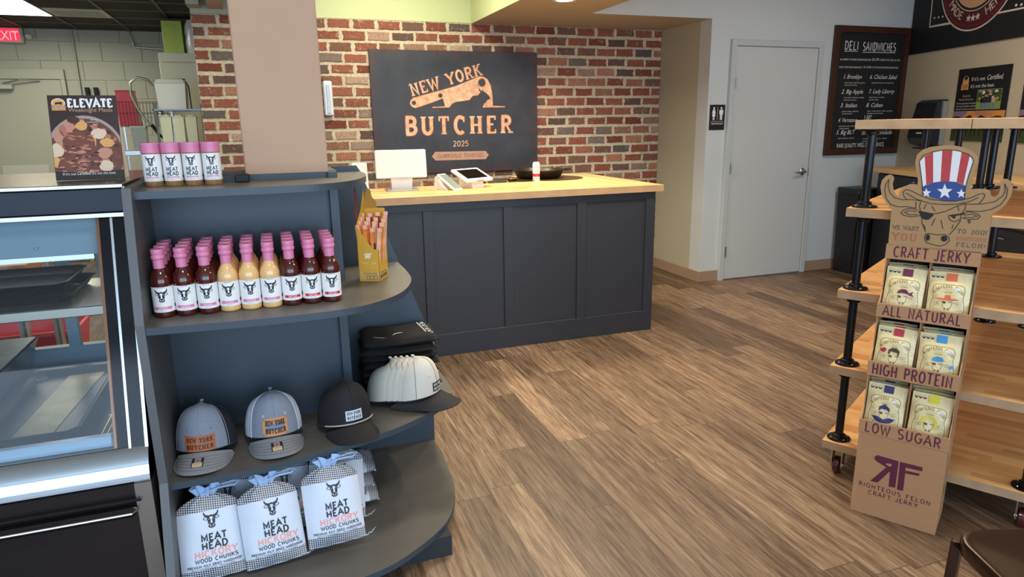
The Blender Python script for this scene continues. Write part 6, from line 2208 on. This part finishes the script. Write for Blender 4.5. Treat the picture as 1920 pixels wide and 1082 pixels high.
def pouch(label, accent, motif, loc, rot, group='pouches in the jerky display'):
    t = thing('jerky_pouch', label, 'pouch', loc, 0, group)
    t.rotation_euler = rot
    mb = MB()
    for f in (-1, 1):
        mb.grid(lambda u, v: pouch_pt(u, v, f), 18, 20)
    mb.tube([(-.036, 0, PHT), (.0, -.0, PHT + .0005), (.036, 0, PHT)], .0012, 5)
    mb.build('pouch', m_pouch, t, smooth=60)
    A_ = mat('accent_' + accent[0], accent[1], .55)
    W2 = mat('pouch_white_print', '#e9e2d0', .6)
    a = Art()
    for k in range(3):
        a.ell(-.053 + k * .0135, .163, .0056, .0056, 0, 1, 14)
        a.ell(-.053 + k * .0135, .1655, .0042, .0018, 2, 2, 10)
    a.rect(-.012, .149, .021, .1765, 1, 1)
    a.ell(.0045, .1715, .0022, .0022, 0, 2, 10)
    r_ = Art(); r_.letters('R', 0, 0, .0095, 2, 3, width=.0075, wt=.22)
    r_.into(a, lambda x, y: (.0035 - x, y + .153))
    a.letters('F', .0055, .153, .0095, 2, 3, width=.0075, wt=.22)
    # frame of wobbly lines
    fr_ = smooth_curve([(-.050, .02), (-.052, .06), (-.047, .09), (-.050, .115), (-.044, .133), (-.02, .137), (.02, .137), (.044, .133), (.05, .115), (.047, .09), (.052, .06), (.050, .02)], 4)
    a.stroke(fr_, .0011, 0, 1)
    for i, ch in enumerate('RIGHTEOUS FELON'):
        if ch == ' ':
            continue
        th = R(152 - 124 * i / 14)
        a.letters(ch, .046 * math.cos(th), .082 + .041 * math.sin(th) + .003, .0095, 0, 1, 'c', width=.0052 if ch != 'I' else .001, wt=.12, rot=th - PI / 2)
    a.text('CRAFT JERKY', 0, .107, .0035, 0, 1, 'c', width=.026)
    for k in range(9):
        y = .092 - k * .0075
        a.stroke([(-.046, y), (-.036 + .004 * math.sin(k * 2), y - .001)], .0008, 0, 1)
        a.stroke([(.046, y), (.034 + .004 * math.sin(k * 3), y - .001)], .0008, 0, 1)
    # ox face
    a.stroke([(-.016, .078), (-.013, .058), (-.006, .045), (.006, .045), (.013, .058), (.016, .078)], .001, 0, 1)
    a.stroke([(-.018, .072), (-.030, .074), (-.034, .068), (-.024, .065)], .001, 0, 1)
    a.stroke([(.018, .072), (.030, .074), (.034, .068), (.024, .065)], .001, 0, 1)
    a.poly([(-.015, .077), (-.003, .075), (-.004, .069), (-.012, .068)], 0, 3)
    a.stroke([(.004, .073), (.014, .076)], .0018, 0, 3)
    a.ell(-.004, .050, .0022, .003, 0, 3, 8)
    a.ell(.005, .050, .0022, .003, 0, 3, 8)
    if motif == 'bandana':
        a.poly([(-.019, .083), (-.016, .094), (-.006, .101), (.008, .101), (.017, .093), (.020, .084), (0, .087)], 1, 4)
        a.poly([(.018, .087), (.034, .096), (.030, .086), (.038, .078), (.020, .081)], 1, 4)
    elif motif == 'sombrero':
        a.poly([(-.038, .083), (-.03, .087), (-.010, .087), (-.008, .099), (.008, .099), (.010, .087), (.03, .087), (.038, .083), (0, .079)], 1, 4)
    elif motif == 'gloves':
        a.poly([(-.019, .080), (-.018, .096), (-.006, .105), (.010, .104), (.019, .095), (.018, .080), (.014, .072), (.013, .088), (-.010, .090), (-.013, .080)], 0, 4)
        a.poly([(-.046, .094), (-.032, .101), (-.024, .096), (-.03, .084), (-.044, .084)], 1, 4)
        a.ell(.028, .032, .012, .010, 1, 4, 12)
    elif motif == 'cap':
        a.poly([(-.017, .083), (-.016, .095), (0, .101), (.016, .097), (.020, .085), (0, .082)], 1, 4)
        a.poly([(.036, .070), (.050, .076), (.052, .064), (.040, .060)], 1, 4)
        a.stroke([(-.025, .040), (0, .035), (.03, .042)], .004, 1, 4)
        a.ell(-.042, .034, .010, .012, 1, 4, 12)
    elif motif == 'helmet':
        a.poly([(-.018, .078), (-.018, .094), (0, .108), (.018, .094), (.018, .078), (.010, .088), (-.010, .088)], 1, 4)
        a.poly([(-.040, .056), (-.02, .058), (0, .048), (.02, .058), (.040, .056), (.026, .040), (0, .034), (-.026, .040)], 1, 4)
    else:
        a.stroke([(-.019, .070), (-.021, .084), (-.014, .096), (0, .101), (.014, .096), (.022, .084), (.020, .068), (.026, .058)], .0075, 1, 4)
    a.poly([(-.036, .034), (-.028, .037), (-.026, .030), (-.034, .028)], 0, 3)
    a.poly([(.026, .031), (.034, .033), (.034, .026), (.027, .026)], 0, 3)
    a.text('BEEF JERKY', 0, .0295, .0052, 0, 3, 'c', width=.036)
    a.text({'bandana': 'O.G.', 'sombrero': 'HABANERO', 'gloves': 'BOURBON', 'cap': 'CHIPOTLE', 'helmet': 'VIKING', 'hair': 'MARYLAND'}[motif], 0, .017, .0085, 1 if motif != 'hair' else 4, 3, 'c', width=.05 if motif != 'bandana' else .02)
    a.rect(.020, .118, .034, .126, 3, 5)
    a.text('8.99', .027, .1195, .004, 0, 6, 'c', width=.009)
    mb = MB()
    a.lay(mb, lambda x, y, d: pouch_pt(x / PWD + .5, y / PHT, -1, .0007 + d), .0002, cut=[-.06 + .008 * k for k in range(16)])
    mb.build('pouch_print', [BRN_, A_, W2, mat('price_sticker_white', '#f3f3f5', .5), mat('pouch_blue_ink', '#3b4a80', .6)], t)
    return t


def jloc(x, y, z):
    c, s_ = math.cos(JR), math.sin(JR)
    return (2.043 + x * c - y * s_, 1.786 + x * s_ + y * c, z)


PO = [
    (2, 0, ('maroon', '#6a1f3d'), 'bandana', 'cream jerky pouch with maroon tab and bandana bull, upper left pocket', 0.0, .004),
    (2, 1, ('orange', '#d9663a'), 'sombrero', 'cream jerky pouch with orange tab and wide hat bull, upper right pocket', .0, -.004),
    (1, 0, ('crimson', '#b3293a'), 'gloves', 'cream jerky pouch with red tab and red glove print, middle left pocket', .0, .006),
    (1, 1, ('sky', '#3f8fc0'), 'cap', 'cream jerky pouch with blue tab and blue cap bull, middle right pocket', .0, -.003),
    (0, 0, ('indigo', '#332f66'), 'helmet', 'cream jerky pouch with indigo tab and winged helmet print, lower left pocket', .004, .002),
    (0, 1, ('yellow', '#d6c632'), 'hair', 'cream jerky pouch with yellow tab and yellow hair print, lower right pocket', .0, .004)]
for (tier, side, acc, motif, lab, dz, dr) in PO:
    z0, z1, y, _ = TI[tier]
    x = .070 if side == 0 else .215
    f = pouch(lab, acc, motif, jloc(x, y + .030, z0 + .0065 + dz), (R(-9), dr * 6, JR + dr * 4))
    for j in range(2):
        b = copy_tree(f, jloc(x + (-.006 if j else .004), y + .064 + .026 * j, z0 + .0075 + .004 * j), 0, lab.replace('cream jerky pouch with', ['second', 'third'][j] + ' jerky pouch from the front with'))
        b.rotation_euler = (R(-7), 0, JR)

# ================================================================ METAL STOOL
t = thing('metal_stool', 'brown metal stool with rounded square seat cut off at the lower right corner', 'stool', (1.375, .650, 0), R(-21))
SZ = .66
BRM = mat('bronze_metal', '#4a3528', .22, .75, var=.12, vscale=5)


def rsq(h_, r_, n=7):
    out = []
    for (sx, sy, a0) in ((1, 1, 0), (-1, 1, 90), (-1, -1, 180), (1, -1, 270)):
        for k in range(n):
            th = R(a0 + 90 * k / (n - 1))
            out.append((sx * (h_ - r_) + r_ * math.cos(th), sy * (h_ - r_) + r_ * math.sin(th)))
    return out


rings = []
for (hh, z) in ((.160, SZ - .035), (.170, SZ - .030), (.172, SZ - .008), (.168, SZ), (.160, SZ + .001), (.150, SZ - .003), (.05, SZ - .007)):
    rings.append([(x, y, z) for x, y in rsq(hh, hh * .36)])
MB().rings(rings).build('seat', BRM, t, smooth=40)
for (sx, sy) in ((-1, 1), (1, 1), (1, -1), (-1, -1)):
    mb = MB()
    rg = []
    for k in range(9):
        f = k / 8
        z = SZ - .012 - f * (SZ - .012)
        o_ = .158 + .012 * f 
        w_ = .020 + .004 * (1 - f)
        cx2, cy2 = sx * o_, sy * o_
        # ridged angle section facing outwards
        sec = [(-1, 0), (-.75, .28), (-.5, .1), (-.25, .32), (0, .16), (.25, .32), (.5, .1), (.75, .28), (1, 0), (.6, -.5), (-.6, -.5)]
        d = Vector((sx, sy)).normalized()
        e = Vector((-d.y, d.x))
        rg.append([(cx2 + e.x * p * w_ + d.x * q * w_, cy2 + e.y * p * w_ + d.y * q * w_, z) for p, q in sec])
    mb.rings(rg)
    mb.build('leg', BRM, t, smooth=35)
mb = MB()
q = .156 + .012 * .6
mb.tube([(-q, -q, .27), (q, -q, .27)], .008).tube([(-q, q, .27), (q, q, .27)], .008).tube([(-q, -q, .27), (-q, q, .27)], .008).tube([(q, -q, .27), (q, q, .27)], .008)
mb.build('foot_rail', BRM, t)
